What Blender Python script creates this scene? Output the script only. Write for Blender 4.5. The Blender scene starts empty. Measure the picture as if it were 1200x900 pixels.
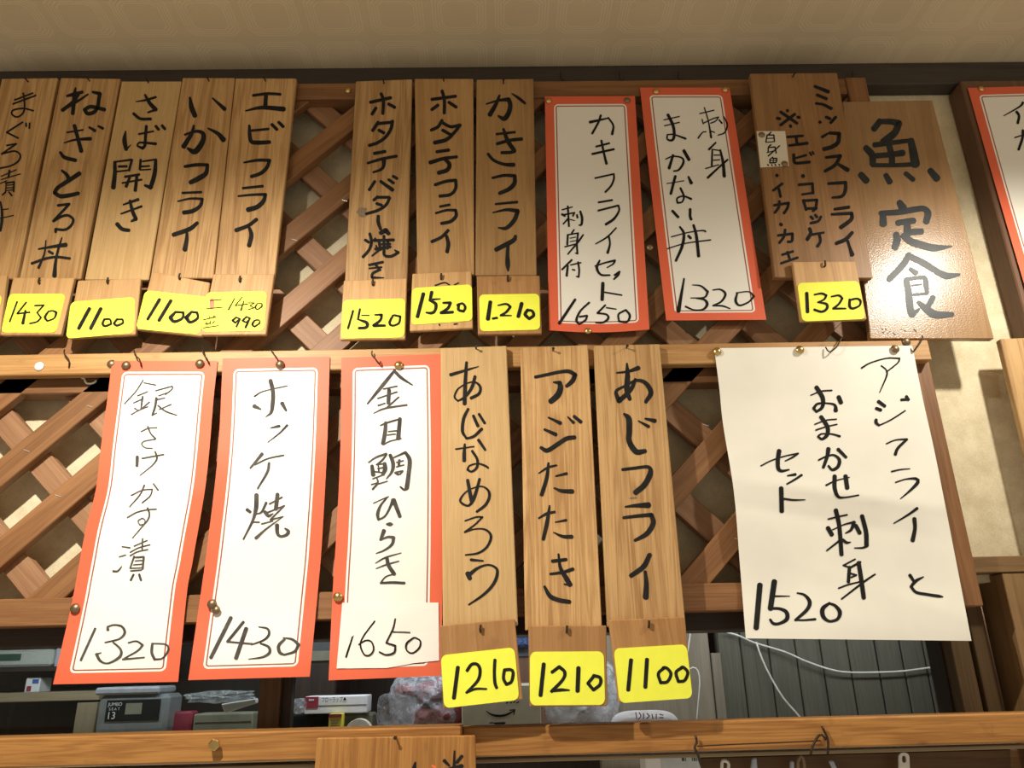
import bpy, bmesh, math, random
from math import sin, cos, tan, pi, radians, sqrt
from mathutils import Vector, Matrix
from mathutils.bvhtree import BVHTree

random.seed(7)
SC = bpy.context.scene
COL = SC.collection

# ------------------------------------------------------------------ camera
F, CAM_D, CAM_Z = 901.0, 1.1, 1.7          # focal length in pixels of the 1200x900 frame
CAM_POS = Vector((0, -CAM_D, CAM_Z))
CAM_ROT = (Matrix.Rotation(radians(-1.2), 3, 'Z') @ Matrix.Rotation(radians(90 + 20), 3, 'X')
           @ Matrix.Rotation(radians(-1.4), 3, 'Z'))
cam = bpy.data.objects.new('camera', bpy.data.cameras.new('camera'))
COL.objects.link(cam)
cam.data.sensor_width = 36
cam.data.lens = F / 1200 * 36
cam.data.clip_start = 0.02
cam.matrix_world = Matrix.Translation(CAM_POS) @ CAM_ROT.to_4x4()
SC.camera = cam

# ------------------------------------------------------------------ light
SC.view_settings.view_transform = 'Standard'
SC.view_settings.look = 'None'
SC.view_settings.gamma = 1.0
SC.view_settings.use_curve_mapping = False
SC.view_settings.exposure = 0.0
world = bpy.data.worlds.new('world')
SC.world = world
world.use_nodes = True
_nt = world.node_tree
_bg = _nt.nodes['Background']
_tc = _nt.nodes.new('ShaderNodeTexCoord'); _sp = _nt.nodes.new('ShaderNodeSeparateXYZ'); _mr = _nt.nodes.new('ShaderNodeMapRange')
_nt.links.new(_tc.outputs['Generated'], _sp.inputs[0]); _nt.links.new(_sp.outputs[2], _mr.inputs[0])
_mr.inputs[1].default_value = -0.6; _mr.inputs[2].default_value = 0.6          # tables and floor throw light up, the far room is dim
_mr.inputs[3].default_value = 0.56; _mr.inputs[4].default_value = 0.10
_nt.links.new(_mr.outputs[0], _bg.inputs[1])
_bg.inputs[0].default_value = (1.0, 0.86, 0.66, 1)

def spot(name, loc, aim, power, col, size, blend, rad):
    d = bpy.data.lights.new(name, 'SPOT')
    d.energy = power; d.color = col; d.spot_size = radians(size); d.spot_blend = blend
    d.shadow_soft_size = rad
    o = bpy.data.objects.new(name, d); COL.objects.link(o)
    o.location = loc
    o.rotation_euler = (Vector(aim) - Vector(loc)).to_track_quat('-Z', 'Y').to_euler()
    return o
# two shaded pendant lamps of the dining room, a little above the picture, and an unseen area light added to brighten the hatch
spot('pendant_lamp_over_left_seats', (-0.50, -0.65, 2.40), (-0.42, -0.28, 1.45), 50, (1.0, 0.93, 0.81), 158, 0.85, 0.012)
spot('pendant_lamp_over_right_seats', (0.88, -0.40, 2.45), (0.84, -0.12, 1.55), 20, (1.0, 0.94, 0.82), 160, 0.85, 0.018)
for _n, _l, _p in (('ceiling_fill_left', (-0.50, -0.65, 2.42), 0.7), ('ceiling_fill_right', (0.88, -0.40, 2.47), 0.25)):   # weak point lights added at the lamps to brighten the ceiling
    _d = bpy.data.lights.new(_n, 'POINT'); _d.energy = _p; _d.color = (1.0, 0.85, 0.62); _d.shadow_soft_size = 0.12
    _o = bpy.data.objects.new(_n, _d); COL.objects.link(_o); _o.location = _l
a = bpy.data.lights.new('hatch_fill', 'AREA'); a.shape = 'RECTANGLE'; a.size = 1.7; a.size_y = 0.03
a.energy = 2.0; a.color = (0.90, 0.97, 1.0)
ao = bpy.data.objects.new('hatch_fill', a); COL.objects.link(ao); ao.location = (-0.05, 0.172, 1.80); ao.rotation_euler = (radians(42), 0, 0)

# ------------------------------------------------------------------ pixel of the photograph -> point in the room
def P(px, py, Y=0.0):
    d = CAM_ROT @ Vector(((px - 600) / F, (450 - py) / F, -1.0))
    return CAM_POS + d * ((Y + CAM_D) / d.y)
def RAY(px, py):
    return (CAM_ROT @ Vector(((px - 600) / F, (450 - py) / F, -1.0))).normalized()

# ------------------------------------------------------------------ materials
def new_mat(name):
    m = bpy.data.materials.new(name); m.use_nodes = True
    nt = m.node_tree
    return m, nt, nt.nodes['Principled BSDF']
def N(nt, kind, **kw):
    n = nt.nodes.new(kind)
    for k, v in kw.items():
        if k.startswith('i_'):
            n.inputs[int(k[2:])].default_value = v
        else:
            setattr(n, k, v)
    return n
def ramp(nt, stops):
    r = nt.nodes.new('ShaderNodeValToRGB')
    el = r.color_ramp.elements
    while len(el) < len(stops): el.new(0.5)
    for e, (p, c) in zip(el, stops):
        e.position = p; e.color = (*c, 1)
    return r
def math_n(nt, op, a, b=None, clamp=False):
    n = nt.nodes.new('ShaderNodeMath'); n.operation = op; n.use_clamp = clamp
    for i, v in enumerate((a, b)):
        if v is None: continue
        if isinstance(v, (int, float)): n.inputs[i].default_value = v
        else: nt.links.new(v, n.inputs[i])
    return n.outputs[0]
def mix_col(nt, fac, a, b, mode='MIX'):
    n = nt.nodes.new('ShaderNodeMix'); n.data_type = 'RGBA'; n.blend_type = mode
    for i, v in ((0, fac), (6, a), (7, b)):
        if isinstance(v, (int, float)): n.inputs[i].default_value = v
        elif isinstance(v, tuple): n.inputs[i].default_value = (*v[:3], 1)
        else: nt.links.new(v, n.inputs[i])
    return n.outputs[2]
def bump(nt, bsdf, h, strength=0.3, dist=0.001):
    b = nt.nodes.new('ShaderNodeBump'); b.inputs['Strength'].default_value = strength
    b.inputs['Distance'].default_value = dist
    nt.links.new(h, b.inputs['Height']); nt.links.new(b.outputs[0], bsdf.inputs['Normal'])

def plain(name, col, rough=0.6, metal=0.0, spec=0.5, var=0.12, scale=60):
    m, nt, b = new_mat(name)
    tc = N(nt, 'ShaderNodeTexCoord'); no = N(nt, 'ShaderNodeTexNoise')
    no.inputs['Scale'].default_value = scale; no.inputs['Detail'].default_value = 3
    nt.links.new(tc.outputs['Object'], no.inputs['Vector'])
    lo = tuple(max(0, c * (1 - var)) for c in col); hi = tuple(min(1, c * (1 + var)) for c in col)
    r = ramp(nt, [(0.3, lo), (0.7, hi)])
    nt.links.new(no.outputs[0], r.inputs[0]); nt.links.new(r.outputs[0], b.inputs['Base Color'])
    b.inputs['Roughness'].default_value = rough; b.inputs['Metallic'].default_value = metal
    b.inputs['Specular IOR Level'].default_value = spec
    return m

def wood(name, light, dark, grain=1.0, rough=0.55, coat=0.0, streak=0.5, knots=0.0, stain=0.0, spec=0.4, blotch=0.35):
    """grain runs along V of the metric UV map; every object gets its own slice of the log"""
    m, nt, b = new_mat(name)
    uv = N(nt, 'ShaderNodeUVMap'); oi = N(nt, 'ShaderNodeObjectInfo')
    sep = N(nt, 'ShaderNodeSeparateXYZ'); nt.links.new(uv.outputs[0], sep.inputs[0])
    off = math_n(nt, 'MULTIPLY', oi.outputs['Random'], 37.0)
    def noise(su, sv, detail, rough_=0.55, dist=0.0):
        c = N(nt, 'ShaderNodeCombineXYZ')
        nt.links.new(math_n(nt, 'MULTIPLY', sep.outputs[0], su), c.inputs[0])
        nt.links.new(math_n(nt, 'MULTIPLY', sep.outputs[1], sv), c.inputs[1])
        nt.links.new(off, c.inputs[2])
        n = N(nt, 'ShaderNodeTexNoise'); n.inputs['Scale'].default_value = 1
        n.inputs['Detail'].default_value = detail; n.inputs['Roughness'].default_value = rough_
        n.inputs['Distortion'].default_value = dist
        nt.links.new(c.outputs[0], n.inputs['Vector'])
        return n.outputs[0]
    big = noise(55, 2.2, 3, 0.5, 0.6)
    rings = math_n(nt, 'SINE', math_n(nt, 'MULTIPLY', big, 34 * grain))
    fine = noise(620, 14, 4, 0.7)
    bl = noise(14, 9, 3)
    f = math_n(nt, 'ADD', math_n(nt, 'MULTIPLY', rings, 0.16 * streak),
               math_n(nt, 'ADD', math_n(nt, 'MULTIPLY', fine, 0.9), math_n(nt, 'MULTIPLY', big, 0.5)))
    f = math_n(nt, 'ADD', f, math_n(nt, 'MULTIPLY', bl, blotch))
    rp = ramp(nt, [(0.55, dark), (1.15 - 0.15, light)])
    rp.color_ramp.elements[1].position = 0.98
    nt.links.new(math_n(nt, 'SUBTRACT', f, 0.1 * blotch / 0.35), rp.inputs[0])
    col = rp.outputs[0]
    hsv = N(nt, 'ShaderNodeHueSaturation')
    hsv.inputs['Value'].default_value = 1
    nt.links.new(math_n(nt, 'ADD', math_n(nt, 'MULTIPLY', oi.outputs['Random'], 0.22), 0.89), hsv.inputs['Value'])
    nt.links.new(col, hsv.inputs['Color'])
    col = hsv.outputs[0]
    if stain:
        s = noise(30, 22, 4, 0.65)
        sr = ramp(nt, [(0.60, (0, 0, 0)), (0.72, (1, 1, 1))]); nt.links.new(s, sr.inputs[0])
        col = mix_col(nt, math_n(nt, 'MULTIPLY', sr.outputs[0], stain), col, tuple(c * 0.45 for c in dark))
    if knots:
        v = N(nt, 'ShaderNodeTexVoronoi'); v.inputs['Scale'].default_value = 1
        c = N(nt, 'ShaderNodeCombineXYZ')
        nt.links.new(math_n(nt, 'MULTIPLY', sep.outputs[0], 26), c.inputs[0])
        nt.links.new(math_n(nt, 'MULTIPLY', sep.outputs[1], 11), c.inputs[1]); nt.links.new(off, c.inputs[2])
        nt.links.new(c.outputs[0], v.inputs['Vector'])
        kr = ramp(nt, [(0.03, (1, 1, 1)), (0.11, (0, 0, 0))]); nt.links.new(v.outputs['Distance'], kr.inputs[0])
        col = mix_col(nt, math_n(nt, 'MULTIPLY', kr.outputs[0], knots), col, tuple(c * 0.25 for c in dark))
    nt.links.new(col, b.inputs['Base Color'])
    b.inputs['Roughness'].default_value = rough; b.inputs['Specular IOR Level'].default_value = spec
    b.inputs['Coat Weight'].default_value = coat; b.inputs['Coat Roughness'].default_value = 0.14
    if coat:
        sp = N(nt, 'ShaderNodeTexNoise'); sp.inputs['Scale'].default_value = 420; sp.inputs['Detail'].default_value = 2
        nt.links.new(uv.outputs[0], sp.inputs['Vector'])
        bump(nt, b, sp.outputs[0], 0.35, 0.0008)
        nt.links.new(b.inputs['Normal'].links[0].from_socket, b.inputs['Coat Normal'])
    else:
        bump(nt, b, f, 0.25, 0.0006)
    return m

def paper_mat(name, W, H, mx, my, red, white, line):
    """white slip with a printed red frame: UV is metric, measured from the slip's centre"""
    m, nt, b = new_mat(name)
    uv = N(nt, 'ShaderNodeUVMap'); sep = N(nt, 'ShaderNodeSeparateXYZ'); nt.links.new(uv.outputs[0], sep.inputs[0])
    R = 0.0075
    qx = math_n(nt, 'MAXIMUM', math_n(nt, 'SUBTRACT', math_n(nt, 'ABSOLUTE', sep.outputs[0]), W / 2 - mx - R), 0)
    qy = math_n(nt, 'MAXIMUM', math_n(nt, 'SUBTRACT', math_n(nt, 'ABSOLUTE', sep.outputs[1]), H / 2 - my - R), 0)
    d = math_n(nt, 'SQRT', math_n(nt, 'ADD', math_n(nt, 'MULTIPLY', qx, qx), math_n(nt, 'MULTIPLY', qy, qy)))
    no = N(nt, 'ShaderNodeTexNoise'); no.inputs['Scale'].default_value = 14; no.inputs['Detail'].default_value = 4
    nt.links.new(uv.outputs[0], no.inputs['Vector'])
    wv = mix_col(nt, no.outputs[0], white, tuple(c * 0.94 for c in white))
    rv = mix_col(nt, no.outputs[0], red, tuple(c * 0.86 for c in red))
    is_red = math_n(nt, 'GREATER_THAN', d, R)
    ln = math_n(nt, 'MULTIPLY', math_n(nt, 'GREATER_THAN', d, R - 0.0048), math_n(nt, 'LESS_THAN', d, R - 0.0028))
    col = mix_col(nt, ln, wv, line)
    col = mix_col(nt, is_red, col, rv)
    nt.links.new(col, b.inputs['Base Color'])
    b.inputs['Roughness'].default_value = 0.5; b.inputs['Specular IOR Level'].default_value = 0.3
    return m

M = {}
M['plaque'] = wood('pale_menu_wood', (0.56, 0.345, 0.15), (0.345, 0.185, 0.068), 1.0, 0.5, stain=0.14, streak=0.8)
M['plaque_old'] = wood('darkened_menu_wood', (0.47, 0.28, 0.115), (0.33, 0.18, 0.066), 0.9, 0.5, stain=0.12)
M['plaque_pale'] = wood('fresh_menu_wood', (0.61, 0.41, 0.19), (0.46, 0.285, 0.115), 0.6, 0.5, blotch=0.25)
M['plaque_brown'] = wood('brown_menu_wood', (0.33, 0.175, 0.07), (0.22, 0.108, 0.04), 0.8, 0.45)
M['plate'] = wood('price_plate_wood', (0.58, 0.35, 0.15), (0.42, 0.23, 0.085), 0.8, 0.55, knots=0.15)
M['plate_dark'] = wood('brown_price_plate_wood', (0.42, 0.22, 0.082), (0.31, 0.15, 0.05), 0.7, 0.55, stain=0.25)
M['lattice'] = wood('stained_lattice_wood', (0.285, 0.138, 0.055), (0.175, 0.076, 0.028), 0.7, 0.5, blotch=0.25)
M['lattice_pale'] = wood('faded_lattice_wood', (0.345, 0.19, 0.10), (0.24, 0.12, 0.058), 0.7, 0.55, blotch=0.25)
M['batten'] = wood('pine_batten', (0.52, 0.295, 0.112), (0.34, 0.168, 0.052), 1.2, 0.5, knots=0.25)
M['rail'] = wood('orange_rail_wood', (0.47, 0.225, 0.062), (0.30, 0.125, 0.032), 1.2, 0.42, knots=0.45, stain=0.3, streak=0.8)
M['board'] = wood('varnished_board', (0.36, 0.21, 0.095), (0.27, 0.15, 0.062), 0.5, 0.30, coat=0.22, spec=0.45)
M['pillar'] = wood('dark_brown_board', (0.20, 0.105, 0.06), (0.13, 0.062, 0.033), 0.6, 0.5)
M['jamb_dark'] = wood('shaded_brown_jamb', (0.15, 0.092, 0.042), (0.10, 0.058, 0.024), 0.7, 0.55)  # brown jamb wood with the shade beside the hatch put into its colour
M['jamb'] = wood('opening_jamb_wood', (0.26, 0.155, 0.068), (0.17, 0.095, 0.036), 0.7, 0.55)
M['dark'] = wood('nearly_black_wood', (0.045, 0.026, 0.016), (0.022, 0.012, 0.008), 0.6, 0.5)
M['sash'] = wood('sash_wood', (0.16, 0.078, 0.024), (0.09, 0.042, 0.014), 0.7, 0.45)
M['trim'] = wood('ceiling_trim_wood', (0.06, 0.048, 0.038), (0.035, 0.028, 0.022), 0.5, 0.6)
M['shelf'] = wood('kitchen_shelf_wood', (0.34, 0.27, 0.17), (0.24, 0.19, 0.115), 0.5, 0.6)
M['ink'] = plain('black_ink', (0.018, 0.017, 0.016), 0.8, spec=0.1, var=0.3)
M['ink_board'] = plain('glossy_black_ink', (0.02, 0.024, 0.026), 0.40, spec=0.22, var=0.3)
M['ink_paled'] = plain('glare_paled_ink', (0.075, 0.068, 0.064), 0.8, spec=0.1, var=0.4)  # black ink paled, the strong light on the slips put into its colour
M['ink_red'] = plain('orange_ink', (0.75, 0.16, 0.05), 0.5)
M['smear'] = plain('ink_smear', (0.20, 0.145, 0.085), 0.6, var=0.4, scale=300)
M['brass'] = plain('brass', (0.62, 0.44, 0.18), 0.28, 1.0)
M['old_brass'] = plain('tarnished_brass', (0.24, 0.17, 0.10), 0.42, 0.8)
M['iron'] = plain('rusty_iron', (0.05, 0.032, 0.022), 0.55, 0.6, var=0.4, scale=400)
M['staple'] = plain('staple_steel', (0.75, 0.74, 0.72), 0.3, 0.6)
M['white_plastic'] = plain('white_plastic', (0.80, 0.79, 0.72), 0.3)
M['yellow'] = plain('fluorescent_yellow_card', (0.90, 0.93, 0.085), 0.55, spec=0.25, var=0.03)
M['plainpaper'] = plain('white_paper', (0.86, 0.83, 0.74), 0.6, spec=0.2, var=0.04, scale=12)
M['notepaper'] = plain('small_note_paper', (0.74, 0.69, 0.56), 0.6, spec=0.2, var=0.04, scale=30)
M['slip'] = plain('price_slip_paper', (0.86, 0.81, 0.75), 0.6, spec=0.2, var=0.03, scale=20)

def wall_mat():
    m, nt, b = new_mat('cream_wallpaper')
    tc = N(nt, 'ShaderNodeTexCoord')
    n1 = N(nt, 'ShaderNodeTexNoise'); n1.inputs['Scale'].default_value = 38; n1.inputs['Detail'].default_value = 6
    n2 = N(nt, 'ShaderNodeTexNoise'); n2.inputs['Scale'].default_value = 230; n2.inputs['Detail'].default_value = 3
    n2.inputs['Distortion'].default_value = 2.5
    for n in (n1, n2): nt.links.new(tc.outputs['Object'], n.inputs['Vector'])
    h = math_n(nt, 'ADD', math_n(nt, 'MULTIPLY', n1.outputs[0], 0.6), math_n(nt, 'MULTIPLY', n2.outputs[0], 0.5))
    r = ramp(nt, [(0.4, (0.61, 0.52, 0.335)), (0.68, (0.79, 0.695, 0.49))])
    nt.links.new(h, r.inputs[0]); nt.links.new(r.outputs[0], b.inputs['Base Color'])
    b.inputs['Roughness'].default_value = 0.75; b.inputs['Specular IOR Level'].default_value = 0.2
    bump(nt, b, h, 0.5, 0.0015)
    return m
M['wall'] = wall_mat()

def ceiling_mat():
    """embossed wallpaper: rows of concentric cut-cornered frames"""
    m, nt, b = new_mat('embossed_ceiling_paper')
    tc = N(nt, 'ShaderNodeTexCoord'); sep = N(nt, 'ShaderNodeSeparateXYZ'); nt.links.new(tc.outputs['Object'], sep.inputs[0])
    def cell(o, size, shift):
        f = math_n(nt, 'FRACT', math_n(nt, 'ADD', math_n(nt, 'DIVIDE', o, size), shift))
        return math_n(nt, 'ABSOLUTE', math_n(nt, 'SUBTRACT', f, 0.5))
    ax = cell(sep.outputs[0], 0.105, 10.0); ay = cell(sep.outputs[1], 0.10, 10.47)
    d = math_n(nt, 'MAXIMUM', math_n(nt, 'MAXIMUM', ax, ay), math_n(nt, 'MULTIPLY', math_n(nt, 'ADD', ax, ay), 0.59))
    w = math_n(nt, 'SINE', math_n(nt, 'MULTIPLY', d, 138.0))
    near = math_n(nt, 'MULTIPLY', math_n(nt, 'GREATER_THAN', d, 0.27), math_n(nt, 'LESS_THAN', d, 0.452))
    lines = math_n(nt, 'MULTIPLY', math_n(nt, 'GREATER_THAN', w, 0.0), near)
    no = N(nt, 'ShaderNodeTexNoise'); no.inputs['Scale'].default_value = 420; no.inputs['Detail'].default_value = 3
    nt.links.new(tc.outputs['Object'], no.inputs['Vector'])
    n2 = N(nt, 'ShaderNodeTexNoise'); n2.inputs['Scale'].default_value = 6; n2.inputs['Detail'].default_value = 3
    nt.links.new(tc.outputs['Object'], n2.inputs['Vector'])
    h = math_n(nt, 'ADD', math_n(nt, 'MULTIPLY', lines, 0.8), math_n(nt, 'MULTIPLY', no.outputs[0], 0.7))
    base = mix_col(nt, n2.outputs[0], (0.64, 0.53, 0.36), (0.54, 0.44, 0.29))
    col = mix_col(nt, math_n(nt, 'MULTIPLY', lines, 0.30), base, (0.82, 0.71, 0.50))
    nt.links.new(col, b.inputs['Base Color'])
    b.inputs['Roughness'].default_value = 0.7
    bump(nt, b, h, 0.6, 0.0012)
    return m
M['ceiling'] = ceiling_mat()

def glass_mat(name, tint, rough, gloss):
    m = bpy.data.materials.new(name); m.use_nodes = True; nt = m.node_tree
    nt.nodes.remove(nt.nodes['Principled BSDF'])
    out = nt.nodes['Material Output']
    t = N(nt, 'ShaderNodeBsdfTransparent'); t.inputs[0].default_value = (*tint, 1)
    g = N(nt, 'ShaderNodeBsdfGlossy'); g.inputs['Roughness'].default_value = rough
    g.inputs[0].default_value = (0.9, 0.95, 1, 1)
    fr = N(nt, 'ShaderNodeFresnel'); fr.inputs[0].default_value = 1.45
    mx = N(nt, 'ShaderNodeMixShader')
    nt.links.new(math_n(nt, 'ADD', math_n(nt, 'MULTIPLY', fr.outputs[0], 0.25), gloss, True), mx.inputs[0])
    nt.links.new(t.outputs[0], mx.inputs[1]); nt.links.new(g.outputs[0], mx.inputs[2])
    nt.links.new(mx.outputs[0], out.inputs[0])
    return m
M['glass'] = glass_mat('window_glass', (0.90, 0.93, 0.92), 0.03, 0.0)
def film_mat(name, col, alpha, rough=0.16):
    m, nt, b = new_mat(name)
    tc = N(nt, 'ShaderNodeTexCoord'); no = N(nt, 'ShaderNodeTexNoise'); no.inputs['Scale'].default_value = 55
    no.inputs['Detail'].default_value = 4; no.inputs['Distortion'].default_value = 1.5
    nt.links.new(tc.outputs['Object'], no.inputs['Vector'])
    r = ramp(nt, [(0.35, tuple(c * 0.75 for c in col)), (0.7, col)]); nt.links.new(no.outputs[0], r.inputs[0])
    nt.links.new(r.outputs[0], b.inputs['Base Color'])
    b.inputs['Roughness'].default_value = rough
    ar = ramp(nt, [(0.35, (alpha * 0.55,) * 3), (0.65, (min(1, alpha * 1.35),) * 3)]); nt.links.new(no.outputs[0], ar.inputs[0])
    nt.links.new(ar.outputs[0], b.inputs['Alpha'])
    bump(nt, b, no.outputs[0], 0.8, 0.004)
    return m
M['film'] = film_mat('clear_plastic_bag', (0.85, 0.90, 1.0), 0.38, 0.10)
M['film_thin'] = film_mat('thin_clear_film', (0.70, 0.75, 0.78), 0.30)

# ------------------------------------------------------------------ building helpers
WLOC = {}
def link(o, parent=None, wl=Vector((0, 0, 0))):
    COL.objects.link(o)
    if parent is not None:
        o.parent = parent
    o.location = wl - (WLOC[parent.name] if parent is not None else Vector((0, 0, 0)))
    WLOC[o.name] = wl.copy()
    return o
def obj(name, bm, mats, parent=None, smooth=False, origin=None):
    """link a world-space bmesh as one mesh object with its origin at its own middle (or at origin)"""
    me = bpy.data.meshes.new(name)
    if origin is None:
        xs = [v.co for v in bm.verts]
        lo = Vector((min(c[i] for c in xs) for i in range(3))); hi = Vector((max(c[i] for c in xs) for i in range(3)))
        origin = (lo + hi) / 2
    bmesh.ops.translate(bm, verts=bm.verts, vec=-origin)
    bm.normal_update()
    bm.to_mesh(me); bm.free()
    for mt in (mats if isinstance(mats, (list, tuple)) else [mats]):
        me.materials.append(mt)
    if smooth:
        for p in me.polygons: p.use_smooth = True
    return link(bpy.data.objects.new(name, me), parent, origin)
def tag(o, label, cat, group=None, kind=None):
    if label: o['label'] = label
    if cat: o['category'] = cat
    if group: o['group'] = group
    if kind: o['kind'] = kind
    return o
def struct(o, label=None):
    o['kind'] = 'structure'
    if label: o['label'] = label
    return o
def thing(name, loc, label, cat, group=None):
    o = bpy.data.objects.new(name, None); o.empty_display_size = 0.03
    link(o, None, Vector(loc))
    return tag(o, label, cat, group)
def set_uv(bm, along, n=Vector((0, -1, 0))):
    along = along.normalized(); across = along.cross(n).normalized(); nn = along.cross(across)
    uvl = bm.loops.layers.uv.verify()
    for f in bm.faces:
        for l in f.loops:
            p = l.vert.co
            l[uvl].uv = (p.dot(across) + 0.7 * p.dot(nn), p.dot(along))
def bevel(bm, w, seg=1):
    if w > 0:
        bmesh.ops.bevel(bm, geom=list(bm.edges), offset=w, segments=seg, affect='EDGES', profile=0.7)
def hexa(front, back, bw=0.001, along=None):
    """front: TL TR BR BL seen from the room, back the same"""
    bm = bmesh.new()
    f = [bm.verts.new(p) for p in front]; b = [bm.verts.new(p) for p in back]
    bm.faces.new((f[3], f[2], f[1], f[0])); bm.faces.new(b)
    for i in range(4):
        j = (i + 1) % 4
        bm.faces.new((f[i], f[j], b[j], b[i]))
    bmesh.ops.recalc_face_normals(bm, faces=bm.faces)
    bevel(bm, bw)
    set_uv(bm, along if along is not None else (front[0] - front[3]))
    return bm
def pxslab(quad, yt, yb, th, bw=0.0012, along=None):
    """board whose front face has these four photo corners, top edge at depth yt, bottom at yb"""
    ys = (yt, yt, yb, yb)
    fr = [P(x, y, Y) for (x, y), Y in zip(quad, ys)]
    return hexa(fr, [p + Vector((0, th, 0)) for p in fr], bw, along), fr
def box(x0, x1, y0, y1, z0, z1, bw=0.001, along=Vector((0, 0, 1))):
    fr = [Vector((x0, y0, z1)), Vector((x1, y0, z1)), Vector((x1, y0, z0)), Vector((x0, y0, z0))]
    return hexa(fr, [Vector((p.x, y1, p.z)) for p in fr], bw, along)
def pxbox(x0, y0, x1, y1, Y, depth, bw=0.001, along=Vector((0, 0, 1))):
    a = P(x0, (y0 + y1) / 2, Y); b = P(x1, (y0 + y1) / 2, Y); xm = (x0 + x1) / 2
    t = P(xm, y0, Y); c = P(xm, y1, Y)
    return box(a.x, b.x, Y, Y + depth, c.z, t.z, bw, along)
def merge(*bms):
    out = bms[0]
    for b in bms[1:]:
        me = bpy.data.meshes.new('tmp'); b.to_mesh(me); out.from_mesh(me); bpy.data.meshes.remove(me); b.free()
    return out
def catmull(pts, step, smooth=True):
    """pts: list of tuples; resample a Catmull-Rom curve through them"""
    n = len(pts)
    if n == 2:
        k = max(1, int(math.dist(pts[0][:2], pts[1][:2]) / step) if len(pts[0]) == 3 else 4)
        return [tuple(a + (b - a) * i / k for a, b in zip(*pts)) for i in range(k + 1)]
    out = []
    for i in range(n - 1):
        p1, p2 = pts[i], pts[i + 1]
        p0 = pts[i - 1] if i > 0 else tuple(2 * a - b for a, b in zip(p1, p2))
        p3 = pts[i + 2] if i + 2 < n else tuple(2 * b - a for a, b in zip(p1, p2))
        k = max(2, int(math.dist(p1[:2], p2[:2]) / step))
        for j in range(k):
            t = j / k
            out.append(tuple(0.5 * (2 * b + (c - a) * t + (2 * a - 5 * b + 4 * c - d) * t * t + (3 * b - a - 3 * c + d) * t ** 3)
                             for a, b, c, d in zip(p0, p1, p2, p3)))
    out.append(tuple(pts[-1]))
    return out
def tube(pts, r, seg=6, taper=None):
    bm = bmesh.new()
    pts = [Vector(p) for p in pts]
    rings = []
    for i, p in enumerate(pts):
        d = (pts[min(i + 1, len(pts) - 1)] - pts[max(i - 1, 0)]).normalized()
        u = d.cross(Vector((0, 1, 0.13))); 
        if u.length < 1e-4: u = d.cross(Vector((1, 0, 0)))
        u.normalize(); v = d.cross(u)
        rr = r if taper is None else r * taper[i]
        rings.append([bm.verts.new(p + (u * cos(2 * pi * k / seg) + v * sin(2 * pi * k / seg)) * rr) for k in range(seg)])
    for a, b in zip(rings, rings[1:]):
        for k in range(seg):
            bm.faces.new((a[k], a[(k + 1) % seg], b[(k + 1) % seg], b[k]))
    bm.faces.new(rings[0][::-1]); bm.faces.new(rings[-1])
    bmesh.ops.recalc_face_normals(bm, faces=bm.faces)
    return bm
def lathe(profile, centre, axis=Vector((0, -1, 0)), seg=16):
    """profile: (radius, height along axis)"""
    axis = axis.normalized(); u = axis.orthogonal().normalized(); v = axis.cross(u)
    bm = bmesh.new(); rings = []
    for r, h in profile:
        if r < 1e-6:
            rings.append([bm.verts.new(centre + axis * h)])
        else:
            rings.append([bm.verts.new(centre + axis * h + (u * cos(2 * pi * k / seg) + v * sin(2 * pi * k / seg)) * r) for k in range(seg)])
    for a, b in zip(rings, rings[1:]):
        for k in range(seg):
            q = [a[k % len(a)], a[(k + 1) % len(a)], b[(k + 1) % len(b)], b[k % len(b)]]
            q = list(dict.fromkeys(q))
            if len(q) >= 3: bm.faces.new(q)
    bmesh.ops.recalc_face_normals(bm, faces=bm.faces)
    return bm

class Surf:
    """a face of a thing that gets written on or pasted over"""
    def __init__(self, verts, faces):
        self.t = BVHTree.FromPolygons([tuple(v) for v in verts], faces)
        self.y = sum(v.y for v in verts) / len(verts)
    def hit(self, px, py, lift=0.0):
        h = self.t.ray_cast(CAM_POS, RAY(px, py))
        p = h[0] if h[0] is not None else P(px, py, self.y)
        return p + Vector((0, -lift, 0))
def quad_surf(fr):
    return Surf(fr, [(0, 1, 2, 3)])

# ------------------------------------------------------------------ handwriting: brush and marker strokes
def parse(txt):
    out = {}; key = None
    for ln in txt.strip().split('\n'):
        if ln[0] == '#': key = ln[1:]; out.setdefault(key, [])
        elif ln[0] == '@':
            q = ln[1:].split(','); x0, y0, s, w = map(float, q[:4]); c = q[4] if len(q) > 4 else 'k'
        else:
            for st in ln.split(';'):
                pts = []; last = w
                for t in st.split():
                    v = list(map(float, t.split(',')))
                    pts.append((x0 + v[0] / s, y0 + v[1] / s, (v[2] if len(v) > 2 else w) / s))
                out[key].append((c, pts))
    return out

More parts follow.
